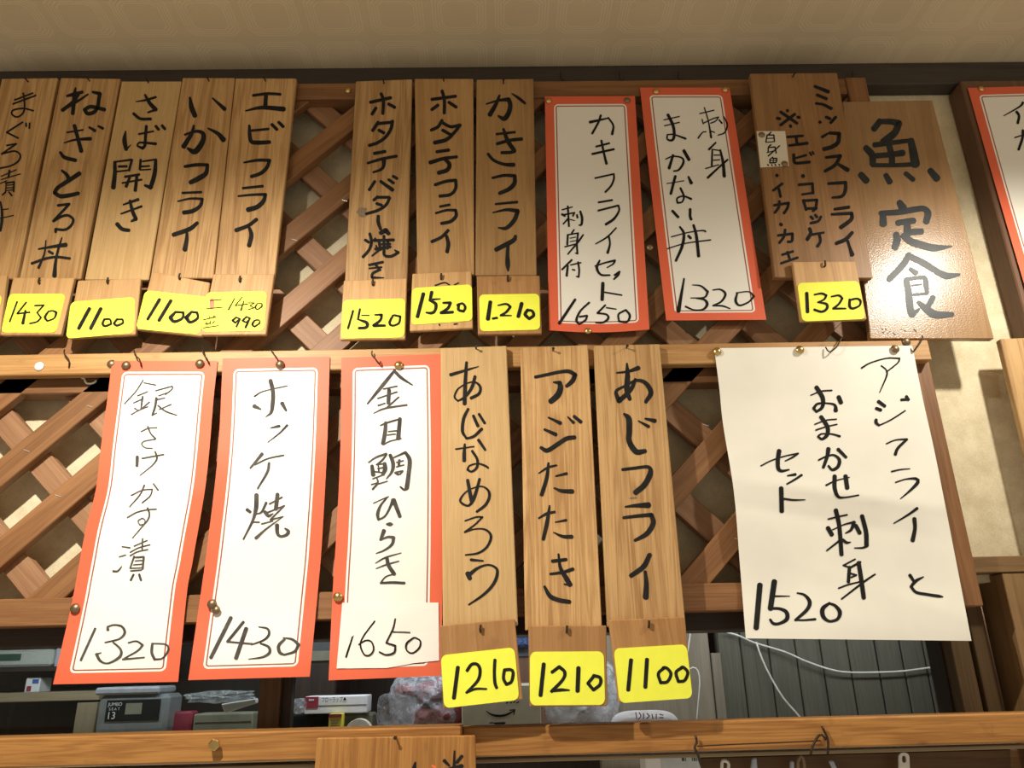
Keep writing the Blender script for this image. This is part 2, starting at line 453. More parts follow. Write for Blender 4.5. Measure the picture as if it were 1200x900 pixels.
def ribbon(bm, surf, pts, lift, mi, fat):
    fat *= 1.1
    """one stroke: resample, widen, project onto the surface"""
    segs = [[pts[0]]]
    for i in range(1, len(pts)):                     # break at hard corners, brush turns there
        segs[-1].append(pts[i])
        if i + 1 < len(pts):
            a = Vector((pts[i][0] - pts[i - 1][0], pts[i][1] - pts[i - 1][1])); b = Vector((pts[i + 1][0] - pts[i][0], pts[i + 1][1] - pts[i][1]))
            if a.length > 1e-6 and b.length > 1e-6 and a.angle(b) > radians(78): segs.append([pts[i]])
    for sg in segs:
        c = catmull(sg, 1.6)
        n = len(c)
        def tang(i):
            a = c[max(i - 1, 0)]; b = c[min(i + 1, n - 1)]
            v = Vector((b[0] - a[0], b[1] - a[1]))
            return v.normalized() if v.length > 1e-9 else Vector((1, 0))
        rows = []
        t0 = tang(0); w0 = c[0][2] * fat; t1 = tang(n - 1); w1 = c[-1][2] * fat
        for e, k in ((-0.5, 0.12), (-0.42, 0.55), (-0.25, 0.87)):
            rows.append((c[0][0] + t0.x * w0 * e * 0.8, c[0][1] + t0.y * w0 * e * 0.8, t0, w0 * k))
        for i in range(n): rows.append((c[i][0], c[i][1], tang(i), c[i][2] * fat))
        for e, k in ((0.25, 0.87), (0.42, 0.55), (0.5, 0.12)):
            rows.append((c[-1][0] + t1.x * w1 * e * 0.8, c[-1][1] + t1.y * w1 * e * 0.8, t1, w1 * k))
        prev = None
        for x, y, t, w in rows:
            nx, ny = -t.y * w / 2, t.x * w / 2
            cur = (bm.verts.new(surf.hit(x + nx, y + ny, lift)), bm.verts.new(surf.hit(x - nx, y - ny, lift)))
            if prev:
                f = bm.faces.new((prev[0], prev[1], cur[1], cur[0])); f.material_index = mi
            prev = cur
INK = {'k': 0, 'o': 1, 's': 2}
def write(key, surf, parent, ink='ink', lift=0.0005, fat=1.0, name='lettering'):
    bm = bmesh.new()
    for i, (c, pts) in enumerate(STROKES[key]):
        l = lift + (0 if c == 'k' else -0.0002) + (i % 5) * 0.00002
        ribbon(bm, surf, pts, l, INK[c], fat)
    for f in bm.faces:
        f.normal_update()
        if f.normal.y > 0: f.normal_flip()
    return obj(name, bm, [M[ink], M['ink_red'], M['smear']], parent)

STROKES = parse('''
#maguro
@0,90,7.5,14
130,205 290,145;115,240 315,165;205,145 215,200 215,290 190,335 145,355 105,330 110,300 150,285 215,280 295,300;200,400 60,490 160,540;230,408 232,438;262,408 258,455;60,605 145,590 15,680 70,665 135,655 180,690 160,745 90,785 0,805
@0,190,7.5,9
85,75,16 75,135,16;10,127 145,68;10,155 180,105;0,190 60,165;55,180 50,265;50,185,14 125,175,14 120,260,14;60,205 115,200;58,228 115,225;50,252 115,245;50,265,14 22,290,12;80,265,14 105,295,14;20,420 75,412;0,495 120,470;5,350,14 18,430,20 18,515,24 5,605,18
#negi
@0,90,7.5,30
665,100,14 655,160 650,230 640,325;590,170,20 650,155 725,135,24;700,145,20 640,225 550,295;600,260 700,205,20 775,155,14;815,135,20 880,150 870,200 860,260 830,310 770,325 745,290 790,265 850,272 920,290;590,490,14 730,468,14;565,582,10 660,555,18 795,545,30;655,430 685,540 715,655,34;530,665,22 570,710 665,735;785,445,18 835,475,26;865,435,18 905,455,24
@0,190,7.5,22
545,75,18 590,115,30 610,165,34;700,100,36 610,160,34 510,225,32 480,270,30 530,300,34 600,295,34 690,275,30;510,382 610,370 470,520 540,480 600,470 645,505 625,560 570,595 490,590 490,615;340,765,14 460,745,24 580,728,36;280,892 400,850 500,835 615,848;405,690,10 395,790,14 375,850,16 340,930,22;545,665,12 510,780,20 490,880,24 480,1000,38;430,785 465,805
#saba
@110,90,7.5,24
370,220,8 460,205,18 545,180,20;450,160,18 490,230,30 545,290,34;545,290,22 475,315,14;350,325 410,370 500,372;280,480,12 270,560,36 285,640,30;285,640,16 325,600,8;395,505,16 525,480,14;462,435 455,520 450,600 430,630 385,610,16 400,580,16 545,590;545,435 570,465;600,430 625,460
@110,190,7.5,20
185,0,26 185,100,32 172,225,38;180,0,14 330,-20,18;335,-20 310,75;220,40 290,38;200,85,14 310,72,14;412,-20 405,65;430,-5,14 545,-22,16;420,40,16 490,35,14;410,70,12 500,65,12;545,-20,24 535,100,34 500,225,34 450,205,20;275,130 400,110;250,185,14 420,155,16;320,125 285,215,26;380,115,24 365,250,28;260,375,14 390,330,26;240,455,14 420,390,20;318,340,22 340,430,30 370,500,32 330,522,16;205,545,34 250,590,32 310,600,28
#ika
@110,90,7.5,30
845,185,20 860,270,40 890,345,38;1045,190,14 1150,285,34;800,510,18 900,480,24 960,500,34 960,560,40 920,630,46 880,660,44 825,630,20;880,430,18 860,500,30 790,615,40;1005,455,14 1090,500,32 1140,555,44
@110,190,7.5,28
800,40,24 900,25,28 1000,25,26 985,100,36 920,145,42 850,180,36;780,272,20 945,265,20;740,345,14 850,322,18 955,325,22 935,385,28 870,430,34 790,445,34;910,535,28 840,590,36 700,640,34;820,625,22 815,690,32 800,770,40
#ebi
@200,90,7.5,26
725,165,22 850,150,24 965,155,22;838,170,32 832,260,34;660,300,12 800,272,30 995,285,40;692,430,20 695,510,30 710,570,32 770,580,34 870,575,30;705,475,20 860,460,20;890,420 935,465;950,400 990,440
@200,190,7.5,24
645,5,14 760,-15,24 870,-15,26 845,50,30 790,100,30 710,128,28;635,230,20 810,212,22;595,300,16 720,288,20 835,285,24 815,345,34 760,395,38 680,420,40;755,505,30 680,560,30 575,600,34;690,575,24 710,640,34 690,735,36
#p1430a
@0,300,7.5,14
155,405 90,580;235,410 155,510 265,498;228,485,18 205,595,26;310,440 390,435 330,500 365,545 330,580 265,597;430,490 400,540,22 420,575 480,550 500,500,20 470,485 430,490
#p1100a
@0,300,7.5,26
790,465,30 695,640,30;890,465,30 800,640,30;920,560,18 905,600,22 930,620,20 980,600,18 970,560,16 920,560,18;1030,560,18 1005,595,20 1030,615,20 1085,590,18 1080,560,16 1030,560,18
#p1100b
@150,310,7.5,28
280,310 175,485,24;380,320 275,495;420,420,20 375,470,34 410,505,26 480,475,22 490,425,20 420,420,20;560,420,20 515,470,34 550,510,26 615,475,22 610,425,20 560,420,20
#p1430b
@150,310,7.5,8
725,320 825,310;692,392 830,378;940,300 885,400,12;1005,290 945,365 1055,350;1020,325 995,405,14;1060,340 1115,340 1075,365 1110,385 1060,398;1140,345 1120,380,16 1140,400 1180,370,14 1175,345 1140,345;715,455 720,475;760,450 755,470;665,490 775,462;690,505 700,535;725,500 725,525;765,500 745,520;675,528 730,518;665,560 800,540;950,470,14 920,495,18 945,515,14 985,480,14 950,465,12;985,485,14 955,550,16;1040,465,14 1010,495,18 1040,510,14 1075,475,14 1040,460,12;1075,475,14 1035,555,20;1115,495,14 1095,530,20 1115,550,14 1160,515,14 1150,490,12 1115,495,14
@150,310,7.5,40,o
740,318 738,378
#hotabata
@400,90,7.5,26
255,225 435,185;350,150 370,210 365,325;305,275 270,330;415,240 470,270;325,400 275,475;330,412 450,400;450,390 435,460 390,530 320,580 245,605;330,470 375,495;290,675 385,658;232,760,20 350,725,24 485,698,24;375,735,34 370,790,26 340,820,22 280,840,16
@400,190,7.5,24
295,170 245,245;345,170 450,245,32;415,155 460,185;455,125 490,145;320,305 285,335;320,310 420,310;425,315 390,380 320,425 220,455;310,365 355,380;325,475,26 325,530,30 345,590,24;345,625,34 390,600,40 415,630,34;210,685 240,705;250,630 265,700 245,770 190,835;300,670,14 270,700,14;290,690 460,685;375,650 375,740;330,725,18 430,720,18;305,735,16 320,775,16;330,690 345,770;410,690 405,760;300,765 430,745;350,760,20 270,825,14;375,760 380,820 440,828 500,795 470,775,14
@390,290,7.5,22
320,155 440,130;320,185,14 430,175,16;370,145 415,200;415,195 350,230 345,265 450,268,8
@400,190,7.5,50,s
140,440,20 175,435,70 215,415,24;165,470,20 195,465,40 225,455,20
#p1520a
@390,290,7.5,18
180,560 135,715;240,545 222,635;222,635,12 300,665,28 295,705,26 230,712,22;255,600,10 320,600,10;370,595,12 430,595,22 420,640,22 360,690,26 460,690,20;530,600 500,660,22 520,690 580,670 595,610 540,598
#p1520b
@390,290,7.5,24
797,410,30 745,612,30;870,395,28 855,470;855,470,18 905,500,28 900,555,24 870,580 820,575,14;880,460,18 945,455,10;970,490,18 1035,490 1010,540 950,578 1055,572;1110,500,20 1105,550,24 1150,565,20 1165,530,22 1140,495,18 1095,510,20
#q1520b
@390,290,7.5,12
900,335 980,310 1025,330;1070,330 1105,312;935,675 940,685;1065,675 1095,672
#hotafurai
@400,90,7.5,26
795,200 1005,172;885,125 905,200 905,320;850,250 795,290;945,225 1010,268;885,385 850,440 790,470;890,405 960,440 1045,425;1045,425 985,500 920,555,32 820,580,32;890,470 960,510;840,660 945,645;780,755,32 900,720,28 1015,705,24;905,720 950,770,34 930,820,34 855,845,34
@400,190,7.5,26
825,200 920,170 1005,160 1005,230 960,285 865,300;868,392,20 950,376,22;830,450,18 925,424,20 1005,424,24 1008,475,28 960,522,28 880,540,26;940,600 880,660 795,700;925,650 940,720,32 930,790,30
#kaki
@540,90,7.5,26
225,240,12 330,210,20 420,200,34 435,250,36 420,320,38 380,370,38 330,345,16;340,165,18 310,240,30 255,335,38;450,150,10 510,190,24 565,235,20;315,505,20 475,488,20;320,590,26 430,560,26 535,548,28;375,460,20 410,560,34 470,650,34;475,655 440,665 360,668;240,680,24 290,735,24 380,770,26 465,775,34
@540,190,7.5,26
278,140,20 380,118,24 475,122,28 470,190,34 420,240,34 340,275,28;305,370,18 495,352,22;280,445,10 400,420,24 500,430,34 470,510,34 400,580,30 330,578,12;480,650,24 460,690,36 310,770,36;415,730,24 410,820,30 412,900,38 415,955,14
#p1210a
@540,290,7.5,22
260,482,30 238,632,34;280,628,18 318,622,20;328,512,12 400,500,18 435,525,22 400,570,20 350,600,18 445,602,10;535,495,30 505,610,30;590,550 565,590,28 600,630,24 640,600,26 625,560 580,555
#kakiset
@640,110,7.5,18
385,250,24 545,215,12;545,210,14 590,280,16 580,355,22;480,190 460,250 405,350;440,465,16 555,435,16;405,530 595,488;485,412 505,510 530,615,22;430,742,14 595,705,14 595,750,16 570,810,16 520,865,16
@630,210,7.5,16
535,205 655,185;532,278 710,232 715,280 670,350,20 600,398,22;690,430,12 610,510,14 510,570,10;625,500 635,570 615,648,22;215,270,12 305,245,10;265,240 270,320 275,415;215,310,20 240,325,16;225,315,14 325,295,12 310,325,14;265,350,14 225,395,12;285,355,10 325,365,8;345,315 350,340;375,285,18 390,340,20 385,400,18 365,405,12;320,445,12 300,475,14;265,490 260,575;265,490,12 355,475,12;355,475 345,570 350,655 330,650,8;285,520,8 335,510,8;285,550,8 340,540,8;240,595,12 340,570,12;400,490,14 350,560,16 265,660,12;300,710 215,795;265,760 255,850,20;290,755,12 380,735,12;355,730 365,800 360,860 340,855,10;305,795,12 325,800,14
@640,290,7.5,16
430,165,12 520,135,14 605,115,18 590,145,14 535,178,10;470,115,14 445,180,22 480,240,18 560,245,14;600,245 635,220;645,212 630,245,20 595,280,14;498,315,28 492,460,28;515,395,14 665,420,12;255,458,20 115,668,24;378,485 300,560 265,640,20 290,675 345,640 360,600 295,610;520,508 450,578;450,578 530,590 545,625,20 500,660 435,662,12;530,530,12 615,543,10;680,560 635,590 640,650 710,655 735,600,20 700,550 670,565
#makanai
@750,90,7.5,10
525,325 650,295;565,272 600,390 625,535,18;545,375 555,415;555,410 640,370 690,355 665,390 620,410;510,540,14 550,490 580,485;625,480 655,490;695,380,12 720,410,14;735,350 765,420,14 745,490,12 685,515,10;665,580,14 605,640,18;635,640,14 630,780,16;640,640 705,650;705,645,16 730,760,24 740,875,28;650,690 700,690;645,735 700,730;575,808 690,775;770,730,16 690,800,16 595,888,20;210,380 345,350;215,432 345,402;245,335,24 290,430,24 300,520,24 280,560,20 240,550,14 240,510,12 300,510,12 400,545,18;225,725,10 290,700,12 370,715,14 380,760,20 340,820,16 295,830,12;290,690,20 255,805,24;385,650,26 430,730,26
@750,190,7.5,22
235,190,8 385,165,8;310,125 270,280;425,130,16 450,185,28;355,230,18 385,300,16 370,350,14 330,360,16 325,320,14 380,300,14 450,325,18;285,430 335,485;440,415 440,480 450,505;275,658,10 420,620,10 550,602,12 575,612,16;240,762,10 400,715,10 620,685,12;350,570,16 385,630,22 370,740,24 315,868,20;470,555,20 495,650,24 515,828,26;425,650 445,670
@760,290,7.5,14
312,275,14 290,400,22 262,560,34;385,330,8 460,340,14 520,390,20 490,440,14 370,445,8;420,448,10 490,460,18 515,500,24 480,545,16 400,550,12 325,520,16;565,375,10 630,370,14 675,410,20 640,475,16 565,512,12;565,512,12 650,515,14 715,538,10;780,400,14 765,470,22 800,510,16 880,480,14 925,430,18 880,390,10 770,400,10
#mix
@870,80,7.5,24
635,160 755,208,30;655,235 740,270;645,310,20 710,320,22 780,355,28;678,472 684,478;735,430 770,445;820,430 775,480;750,575,18 700,605,24;765,570 850,575,30 840,650,34 790,690,34 715,712,32;335,385 480,485;460,405 335,500;395,370 396,378;305,440 330,445;485,430 500,435;420,505 425,515;395,605,20 530,595,20;470,600 480,665;410,680,20 570,660,26;450,760 455,820 480,835 590,825;470,790,18 560,765,18;590,740,16 605,765,16;615,735,16 625,755,16
@880,180,7.5,22
660,35 785,20,28 740,100,28 650,155,26;760,90 850,145,36;680,265 830,255,28 830,320,28 800,375,26 715,388,18;735,490 860,472,28;710,535 885,525,28 880,580,32 790,650,34;890,695,28 830,755,32 750,790,30;850,770 870,830 890,890,36;455,195,30 460,202,30;420,275 540,265 545,350;450,360,18 550,345,18;460,410 485,495;470,415 580,408 570,480;490,485 575,480 545,505;525,555 545,575;565,540 580,560;615,555 590,595 525,612;515,660,28 525,700,28 495,755,30;525,715 640,695,18;600,710 610,770 585,815,26;225,190,26 232,196,26;275,265 195,325;245,310 260,380;205,455 330,435 320,480 290,525;250,420 245,470 210,520;260,620,26 268,628,26;240,720 365,705 360,770 325,775;300,670 290,730 250,785
@900,270,7.5,20
125,215 220,185;115,290 260,240;170,190 195,265
#shiromi
@870,80,7.5,11
250,565 225,590;215,595 205,650;215,590 275,590 280,645;215,620,8 275,618,8;205,655,8 280,648,8;250,675 230,690;225,700 225,740;225,700 285,695 295,750;215,745,8 290,725,8;325,685 225,775;265,785 240,805;240,805 240,835 295,830 300,795 265,795;240,815,8 300,812,8;270,795,8 270,830,8;220,850 228,858;255,850 260,858;285,848 292,858;320,848 325,855
#p1320b
@900,270,7.5,20
338,555,28 345,720,28;405,568,14 470,558,18 510,575,20 490,610,16 435,635,12;435,635,12 510,650,22 515,690,22 470,718,20 405,700,20;555,585,14 620,575,18 650,600,20 620,650,18 570,690,18 680,690,14;715,610,20 715,670,24 740,690,20 800,665,16 810,625,20 780,603,18 715,615,18
#teishoku
@990,110,7.5,44
310,240 255,310;300,245,36 400,245,42 475,260,48 440,340,50 370,400,54 330,420,40;260,450,38 420,430,34 580,410,30;580,410,46 600,510,58 620,620,64;185,475 240,540,50 245,620,44;245,628,30 450,628,30 630,618,34;385,440 410,540 415,620;280,545,40 400,535,38 510,520,46;140,710 190,765,48;360,715,36 395,775,44;535,700,34 600,755,36;750,675,44 810,745,52
#teishoku
@1000,220,7.5,44
405,130,44 435,180,60;240,225,36 400,215,42 550,190,42 620,185,40 655,225,48 640,300,46;260,240 262,320,54;390,310 530,290,44;470,300 475,400,56 450,430;500,390 600,385;375,410,44 385,460,54 365,525,50;440,420 500,470,52 600,505,52 720,530,48 870,515,8
@1000,290,7.5,40
490,65,44 430,160,48 315,280,46;500,80,44 620,140,46 740,215,44 820,250,48 930,240,20;500,190,28 550,225,40;465,285,42 485,400,50 500,540,52 520,590,54;460,280,28 590,265,28 630,275,34 640,340,36 650,405,26;515,335,14 600,325,12;530,415,20 650,405,20;570,480,26 640,540,50 720,590,56 870,590,34;700,440 660,510;520,590,40 575,545,20
@1000,290,7.5,6
250,715 258,722;280,715 288,725;255,745 270,750;300,760 320,738;350,750 360,765 380,762;415,722 425,715;450,730 460,735;530,715 555,740
#ika2
@1080,90,10,28
1185,305,30 1150,350,20 960,460,10;1110,410 1140,460 1125,545;1090,715,14 1230,670,14;1185,630 1180,720 1135,855;1230,685,20 1240,780,20 1225,830,14
#gin
@110,420,7.5,11
435,190 370,290 270,400;440,215 545,235;385,330 475,292;430,335,16 415,445,14;350,392 435,355;490,385,14 430,435;360,440,14 385,455;330,495 400,455 475,425;545,285 690,245 690,270 630,318;570,330 640,305;550,350,22 540,420,20 515,500,18;550,365 625,348;515,500 555,480;680,405 575,450;565,415,14 630,465,14 730,500,10;415,645 480,615 555,610;475,600,16 500,660,14 545,708,14;545,710 440,730 420,755 450,785 515,792
@100,520,7.5,11
458,115,26 455,195,26;500,130,14 690,95,14;615,70,16 630,130,16 590,190,12 480,280,8;405,455 500,410 590,400 570,460 500,520;520,365,14 480,450,12 390,555,9;600,352,14 640,408,14;370,650 450,605 540,582 625,575;548,565,16 565,620,14 550,670,14 500,730,12 415,830,9;500,655 465,680 480,715 520,705 525,670 500,655
@80,600,7.5,11
475,305 545,315;450,395 505,378;395,520,16 435,520,16 470,480,10;580,300 695,250;545,355 620,315 720,288;545,385 610,350 700,330;655,235,14 650,330,12;580,390,16 545,495,14;580,400,14 665,395,18 655,500,18;590,430 660,425;575,465 655,458;545,495 655,490;550,518,13 645,510,13;575,550,18 550,600,18;625,550,20 640,600,20
@60,690,7.5,16
388,350,20 262,628,20;500,360,26 495,335,16 550,318,14 620,330,18 648,385,22 600,440,16 475,472,12;545,470,14 610,530,20 610,590,24 540,640,18 480,655,14 430,630,22 400,575,26;400,575 440,562,10;680,475,14 750,460,14 805,495,20 760,545,16 630,620,12;630,620 820,603,12;890,482,20 885,560,24 910,620,22;910,620,16 980,610,14 1030,540,18 1010,490,14 890,480,12
#hokke
@250,420,7.5,16
362,335,14 440,290,10 650,242,10;503,195,34 525,300,34 520,420,32 505,480,24 460,515,6;360,420,36 420,448,12;605,395,34 640,460,20;505,612,12 580,595,24;650,588,20 580,660,14 478,738,8
@240,520,7.5,14
505,90,28 400,215,16;440,185 560,130 695,102;565,170,22 550,250,22 465,395,14;372,580,28 400,600,24;455,450,36 450,570,34 420,680,22 340,840,14;540,520,22 500,600,18 450,620,10;420,690 480,690;570,530 680,470;640,445,32 625,575,32;530,600,30 560,635,28 600,615,10;540,610 700,545;700,545 575,670;575,670 690,640,10;500,705 600,680,10;690,640,8 540,750,16 450,830,28;635,715,34 640,790,28 670,815,22 720,800,26 735,770,30 705,745,14
@220,690,7.5,24
380,255,32 205,605,30;490,292 350,465;350,465,16 570,485,16;515,350,34 425,610,34;625,335,10 700,350,18 715,400,22 670,450,18 560,492,12;640,480,14 710,510,22 720,560,24 660,600,18 535,618,8;850,445,22 800,500,26 810,560,28 850,580,16;850,580,16 940,550,22 975,490,26 920,445,20 840,430,10
#kinme
@390,410,7.5,12
545,180,22 440,310,30 305,475,14;540,185,26 600,245,26 700,310,10;445,345 565,320;495,355,32 488,470,30;395,428 565,370;400,490,16 460,470;580,415 480,505,16;360,558,8 460,515,16 650,485,16;420,665 480,640,16 600,605,14;465,640,26 460,720,32 440,825,32;590,605,30 575,780,36;490,718 560,712;480,750 550,740;445,835 500,805 600,780
@390,510,7.5,12
315,240 380,195,16 470,165,22;475,170 430,225,18 385,260,14;345,270,28 355,350,36;385,260 460,250;455,250,32 460,300,36 440,345,28;395,295 440,285;400,270 405,320;360,320 440,330;350,385 440,350;385,370 395,420,16 350,475,16;340,435 390,420;395,430 480,405;505,175,28 530,250,32 520,320,24 470,385,8;530,200 640,150,20;640,155,26 675,220,34 665,350,34 650,465,36;650,470,26 625,480,18 595,455,16;560,240 620,225;585,220,22 580,270,22;560,280 625,262;550,330,22 575,345,22;555,325 615,315,16 590,345;355,600,8 420,570,10 490,540,10;480,545 420,620,20 395,690,28 400,740,22;400,745,16 460,710,16 510,620,22 530,570,34;535,570,36 590,715,30
@380,600,7.5,12
550,108,18 580,108,34 600,108,14;525,165,34 495,245,22;495,245,14 560,220,20 610,225,28 595,285,24 530,335,16 455,365,8;450,450,8 540,400,14 675,360,8;455,498,8 540,465,14 655,432,10;550,400,28 565,470,32 615,545,32;615,545 540,570 495,625,14;495,625,18 600,620,22 705,625,22
#kinmeprice
@370,690,7.5,13
375,270,15 268,600,15;520,285 420,420 395,500 430,580 480,580 510,530 490,465 440,455 380,490;700,265 680,350 620,475;620,475 700,500,16 690,560,16 620,580 560,555;675,378,9 828,383,9;860,430 800,480,16 800,540 850,565 910,520,16 920,460 880,432 855,432
#namero
@510,400,7.5,24
135,295,28 270,255,20 380,222,8;275,185,22 265,350,30 258,550,32;350,310,26 320,410,26 260,490,22 200,525,14 170,490,16 200,420,14 280,370,12 350,360,16 395,400,22 385,460,24 315,500,26;290,595,22 250,680,26 240,790,26 275,855,18 340,835,24 410,770,24;335,655 375,745,26;385,640,22 435,720,22
#namero
@510,500,7.5,18
180,198,14 340,175,12;260,155 255,230,28 255,300,30;380,118,26 440,205,20;325,215,22 370,290,22 365,360,22 320,395 285,380 300,345,14 370,325,14 430,340 465,362;285,470,26 305,580,30 320,650,34;390,460,22 360,570,26 330,650,28 290,695 230,670,20 225,630 290,560,12 400,525,12 465,560,20 475,620,24 440,690,24 365,748,20
@510,600,7.5,16
262,78,12 360,45,14 415,45 350,110,14 260,178,18;260,178,14 350,150,12 440,155,16 490,210,22 460,300,20 380,360,18 265,378,12;315,420,24 420,430,14;285,540,40 305,585,36;300,550,34 380,490,22 470,465,16 540,500,22 540,570,26 500,650,26 420,730,22 295,815,14
#tataki
@600,410,7.5,28
205,240,26 300,220,26 420,195,28 500,190,32 555,220,34 530,275,38 480,320,28;365,285,14 420,290,34 425,340,46 400,400,50 340,455,44;320,595,14 425,645,32;285,700,20 385,745,32;490,590,12 540,640,26;545,585,26 605,635,30;255,860,28 310,885,36 400,830,36 480,780,36 550,770,34
@610,520,7.5,24
160,260,10 240,210,20 315,190,16;245,170,18 230,300,30 185,450,32;310,285,14 405,262,24;295,390,14 360,415,30 455,420,38;160,655,14 230,615,24 300,600,20;255,545,14 235,680,32 200,840,28;305,690,10 400,672,22;290,780,10 370,815,26 450,818,34
@610,620,7.5,28
280,282 400,268;262,395,20 370,380,26 460,352,30;333,220,16 350,340,28 400,430,40 435,490,40;440,495,18 385,485,14;210,505,22 260,590,36 340,625,36 430,640,34
#ajifry
@680,420,7.5,28
320,128,14 420,115,22 510,85,38;410,45,14 415,150,40 410,280,44 435,360,30;485,185,26 440,280,34 340,375,40 315,290,26 400,240,20 490,195,24 570,215,34 620,300,40 575,385,28;385,490,20 425,530,46 430,640,46 430,730,44 490,820,46 570,815,34;510,550,12 600,600,28;570,530,16 655,550,36
@610,520,7.5,28
895,228,24 1000,215,26 1120,205,28 1140,260,44 1090,360,46 1010,430,44;920,555,14 1000,545,28 1125,540,48;905,650,24 1030,635,28 1150,625,34 1165,700,40 1110,790,40 1005,850,24
@610,620,7.5,28
1135,225,36 1080,330,42 970,410,36;1095,375,26 1105,480,38 1100,600,48
@610,520,7.5,14,s
965,480 1015,475
#p1210b
@510,720,7.5,26
200,465,32 165,735,32;280,495 320,440 370,440 395,490 375,580 275,688,20;275,688,18 355,655,20 450,655,16;525,400 520,500 525,600 540,645;610,485 600,560 625,615 670,590 685,510 660,485 615,488
#p1210c
@530,740,3.871,14
415,148,17 400,290,17;452,185 485,160 510,185 500,220 450,272;450,272,9 490,265 530,266,7;572,165,18 568,270,18;640,205 615,235 640,265 670,240 670,210 640,200
#p1100c
@690,720,7.5,26
370,400,32 345,665,32;510,395,32 495,640,32;660,470 610,520 630,600 690,590 720,520 680,470 650,470;815,468 765,510 785,590 840,580 868,510 830,465 810,468
#big
@830,400,7.5,14
900,475,10 990,440 1085,432;950,405,36 1005,500,36 1000,580,28 950,620,20 925,590,24 960,550,20 1040,545,14 1110,560,22 1120,610,36;1145,490,36 1165,540,36;935,730,12 1030,695,12 1125,685,12;945,780,14 1040,750,12 1130,730,12;990,665,34 1045,750,34 1045,820,32 1000,860,22 965,840,20 990,815,14 1080,815,14 1155,835,20
@870,500,7.5,14
668,295 730,265,16 800,250,18 850,290,28 840,350,28 790,380,24 755,345,18;755,195,36 745,260,30 710,360,24;840,200,30 910,270,24;735,515,16 820,475,12 940,445,8;810,435,34 810,540,34 840,615,26 900,622,14 1020,603,14;905,435,36 920,540,36;162,345,12 250,300,12 370,260,12 490,235,14;490,235,14 440,270,16 375,302,10;322,212,36 310,300,34 315,370,32 345,390,24 410,378,12;395,432,12 465,420,24;520,425,20 460,465,18 390,505,14;340,540,36 345,745,36;365,635,18 450,645,16 550,643,8
@980,400,7.5,12
222,235,16 300,190 440,150 555,150,14 540,190 440,270;395,215 440,255 440,310,14 380,450,8;370,530,30 425,570,28;350,590,26 390,605,28;350,690,26 348,715,28 375,740,18;375,740 480,690 605,610;570,515,22 635,510,24;615,485,26 632,515,26
@1000,500,7.5,12
290,150 370,118 470,110,16;470,112,20 390,190,24 368,245,26;335,395,14 410,378 495,370,8;370,490 460,462 550,458,24 565,490,30 500,560,20 412,635,8;560,718,24 480,775,18 355,850,10
@940,590,7.5,14
985,135,34 990,220,30 970,325,36;945,630,28 985,690,22;1065,645,10 1000,680,26 955,730,24 1000,780,24 1100,800,24 1200,815,24 1235,820,10;228,138 310,118 395,100;295,60,36 325,200,34 345,450,34;225,215,36 260,275,36;265,232,10 370,185,12 455,165,20;455,165,30 430,230,24 380,262,10;470,195,34 505,260,34;330,325,18 215,415,14;355,320,26 390,345,24 425,340,8;525,110,34 560,250,36 565,370,36;565,375,24 530,390,16 460,392,10;465,490 360,545;365,545,16 405,560,16;415,560,28 405,690,28;420,565,18 510,515,20;495,520,34 520,680,36 540,830,36;425,615,16 475,630,16 430,650,14;320,745 400,715 500,690;640,622 540,690,18 345,840
@860,660,7.5,24
228,190,44 195,570,44;355,160,44 320,400,44;320,398,22 400,400,24 460,430,32 465,490,34 400,530,24 345,530,26 318,495,20;360,290,16 490,290,8;555,262,12 620,280,22 665,340,32 640,410,30 540,500,22;540,500,14 620,500,16 715,492,20;840,350,20 780,400,36 785,470,34 840,510,22 910,490,26 930,430,34 890,375,26 835,352,18
#kome
@440,840,7.5,26
695,300,14 690,450,26;760,345 715,400;605,385,30 650,430,16;640,462 760,432,34;350,400,14 340,450,34
@440,840,7.5,20,o
500,430 525,445
''')
# ------------------------------------------------------------------ the room's shell
Z = Vector((0, 0, 1)); X = Vector((1, 0, 0))
ZC = P(600, 81, 0.03).z                               # ceiling height
struct(obj('ceiling', box(-2.6, 2.6, -2.6, 0.75, ZC, ZC + 0.05, 0, X), M['ceiling'], origin=Vector((0, 0, ZC))))
ZW = 1.797                                            # underside of the wall over the serving hatch
struct(obj('wall_back', box(-2.2, 2.2, 0.055, 0.13, ZW, ZC, 0, Z), M['wall']))
struct(obj('trim_1', box(-2.2, 2.2, 0.022, 0.055, P(1060, 98, 0.022).z, ZC, 0.002, X), M['trim']),
       'dark wooden trim board between the ceiling and the wall')
zl = P(600, 744, 0.035).z
struct(obj('trim_2', box(-1.3, 0.664, 0.032, 0.16, zl, ZW - 0.002, 0.002, X), M['dark']), 'dark lintel over the serving hatch')
# header, jamb and posts right of the lattice
h0 = P(1160, 652, 0.022); h1 = P(1160, 671, 0.022)
struct(obj('trim_3', box(0.672, 1.4, 0.022, 0.054, h1.z, h0.z, 0.001, X), M['jamb']), 'brown header of the doorway at the right edge')
xr = P(1188, 745, 0.03).x
struct(obj('trim_4', box(xr, xr + 0.07, 0.024, 0.09, 1.2, h1.z - 0.001, 0.001, Z), M['jamb']), 'brown right post of the doorway')
xa, xb, xc = P(1131, 835, 0.075).x, P(1155, 835, 0.075).x, P(1175, 835, 0.075).x
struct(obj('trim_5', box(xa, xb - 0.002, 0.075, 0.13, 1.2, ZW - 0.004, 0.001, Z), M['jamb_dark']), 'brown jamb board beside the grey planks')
struct(obj('trim_6', box(xb + 0.002, xc, 0.070, 0.13, 1.2, ZW - 0.004, 0.001, Z), M['jamb_dark']), 'second brown jamb board, towards the doorway')
